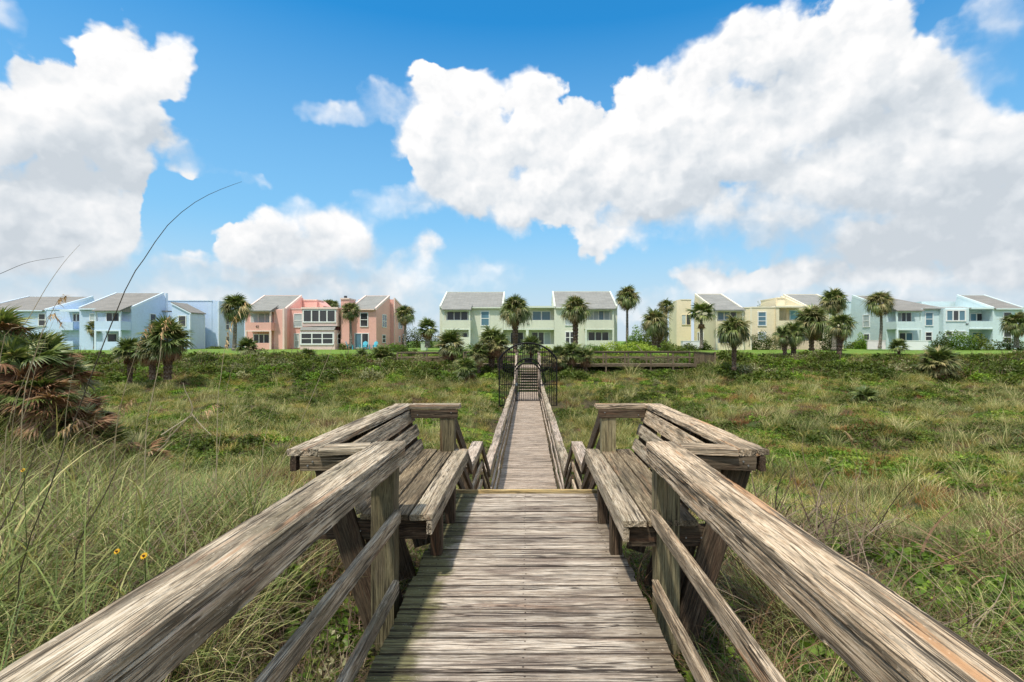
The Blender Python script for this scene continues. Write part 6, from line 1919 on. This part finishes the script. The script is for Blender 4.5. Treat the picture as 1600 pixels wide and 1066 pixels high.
stalk([(0, 735), (20, 690), (40, 640), (60, 560), (84, 500)], 3.8, 'long tan stalk at the far left leaning over the palmetto clump', .0035, seed=11)
stalk([(330, 800), (342, 700), (356, 600), (371, 560)], 4.4, 'orange brown stalk in the grass left of the bench', .0035, seed=12)
stalk([(485, 760), (498, 690), (505, 640)], 4.6, 'short dry stalk behind the left bench cap', .003, seed=13)
stalk([(120, 860), (165, 770), (205, 690), (240, 640)], 3.2, 'dark weathered reed leaning in the left grass', .0060, M_STRAWD, seed=14)
stalk([(-10, 860), (20, 790), (50, 720), (70, 640)], 3.0, 'dark weathered reed at the left edge of the grass', .0060, M_STRAWD, seed=15)
stalk([(395, 800), (430, 720), (470, 675), (500, 640)], 4.2, 'reddish brown stem leaning right in the left grass', .0045, M_STRAWD, seed=16)
stalk([(1640, 1090), (1510, 960), (1400, 860), (1320, 812), (1240, 780)], 3.4, 'long pale straw sweeping across the right grass beside the rail', .0045, seed=17)
stalk([(1600, 860), (1550, 800), (1500, 745), (1442, 683)], 5.2, 'thin straight straw slanting through the right grass', .0045, seed=18)
stalk([(1583, 900), (1585, 830), (1588, 790)], 4.8, 'short upright straw near the right edge', .003, seed=19)
# bleached branch in the left grass
b1 = empty('dead_branch', (PX(290, 5.2), 5.2, .3), 'pale bleached branch standing in the left grass', 'branch')
for i, pts in enumerate(([(258, 690), (285, 662), (300, 645), (298, 628), (290, 612), (286, 598)], [(298, 645), (312, 662), (330, 680)], [(252, 680), (275, 665), (300, 650)], [(246, 705), (262, 690), (270, 670), (300, 648)])):
    mb = MB(); q = bez([(PX(a, 5.2 + i * .03), 5.2 + i * .03, PZ(b_, 5.2 + i * .03)) for a, b_ in pts], 12); mb.tube(q, [.007 - .004 * j / len(q) for j in range(len(q))], 5)
    oo = mb.build('branch', M_STRAW, b1); a = oo.data.attributes.new('hue', 'FLOAT', 'POINT'); a.data.foreach_set('value', [.95] * len(oo.data.vertices))

# yellow flowers
M_PETAL = simple('yellow_petals', (.75, .42, .02), .5); M_EYE = simple('brown_flower_eye', (.12, .05, .02), .8)
def flower(px, py, Y, label, r=.03):
    x, z = PX(px, Y), PZ(py, Y)
    t = empty('yellow_flower', (x, Y, z), label, 'flower', 'small yellow flowers in the left grass')
    for i in range(10):
        a = i * 2 * PI / 10; mb = MB(); n_ = Vector((0, -.75, .66)); u = Vector((1, 0, 0)); v = n_.cross(u)
        d = u * math.cos(a) + v * math.sin(a); s_ = u * -math.sin(a) + v * math.cos(a); c = Vector((x, Y, z))
        mb.add([c + d * r * .25, c + d * r * .7 + s_ * r * .22 + n_ * .004, c + d * r, c + d * r * .7 - s_ * r * .22 + n_ * .004], [(0, 1, 2, 3)]); mb.build('petal', M_PETAL, t)
    mb = MB(); mb.tube([(x, Y + .004, z - .003), (x, Y - .01, z + .006)], [r * .3, r * .2], 8); mb.build('flower_eye', M_EYE, t)
    mb = MB(); mb.tube([(x, Y + .005, z), (x + .01, Y + .03, float(H(x, Y)))], .002, 4); mb.build('stem', M_GRASS, t)
flower(225, 869, 2.25, 'largest yellow daisy in the left grass, nearest the handrail', .016)
flower(183, 862, 2.35, 'half open yellow daisy left of the largest one', .014)
flower(36, 735, 3.2, 'yellow flower among the grass at the far left', .014)

# more sea oats standing in the left grass, each a stalk of its own
ro = random.Random(12)
spots = ((8, 700, 3.6, 'beside the left edge'), (62, 742, 3.4, 'second from the left edge'), (140, 720, 3.9, 'below the palmetto clump'), (172, 742, 3.7, 'left of the bleached branch'),
         (215, 730, 4.3, 'right below the palmetto clump'), (286, 742, 4.0, 'below the bleached branch'), (410, 720, 4.6, 'left of the bench arm'), (1350, 800, 4.4, 'right of the brush heap'))
for i, (px, py, Y, where) in enumerate(spots):
    d = ro.uniform(18, 60) * (1 if px < 800 else -1); hh = ro.uniform(70, 130)
    stalk([(px, py), (px + d * .2, py - hh * .4), (px + d * .55, py - hh * .8), (px + d * 1.2, py - hh)], Y, 'thin tan grass stalk standing ' + where, .003, M_STRAW, head=.22 if i % 2 else 0, seed=40 + i)
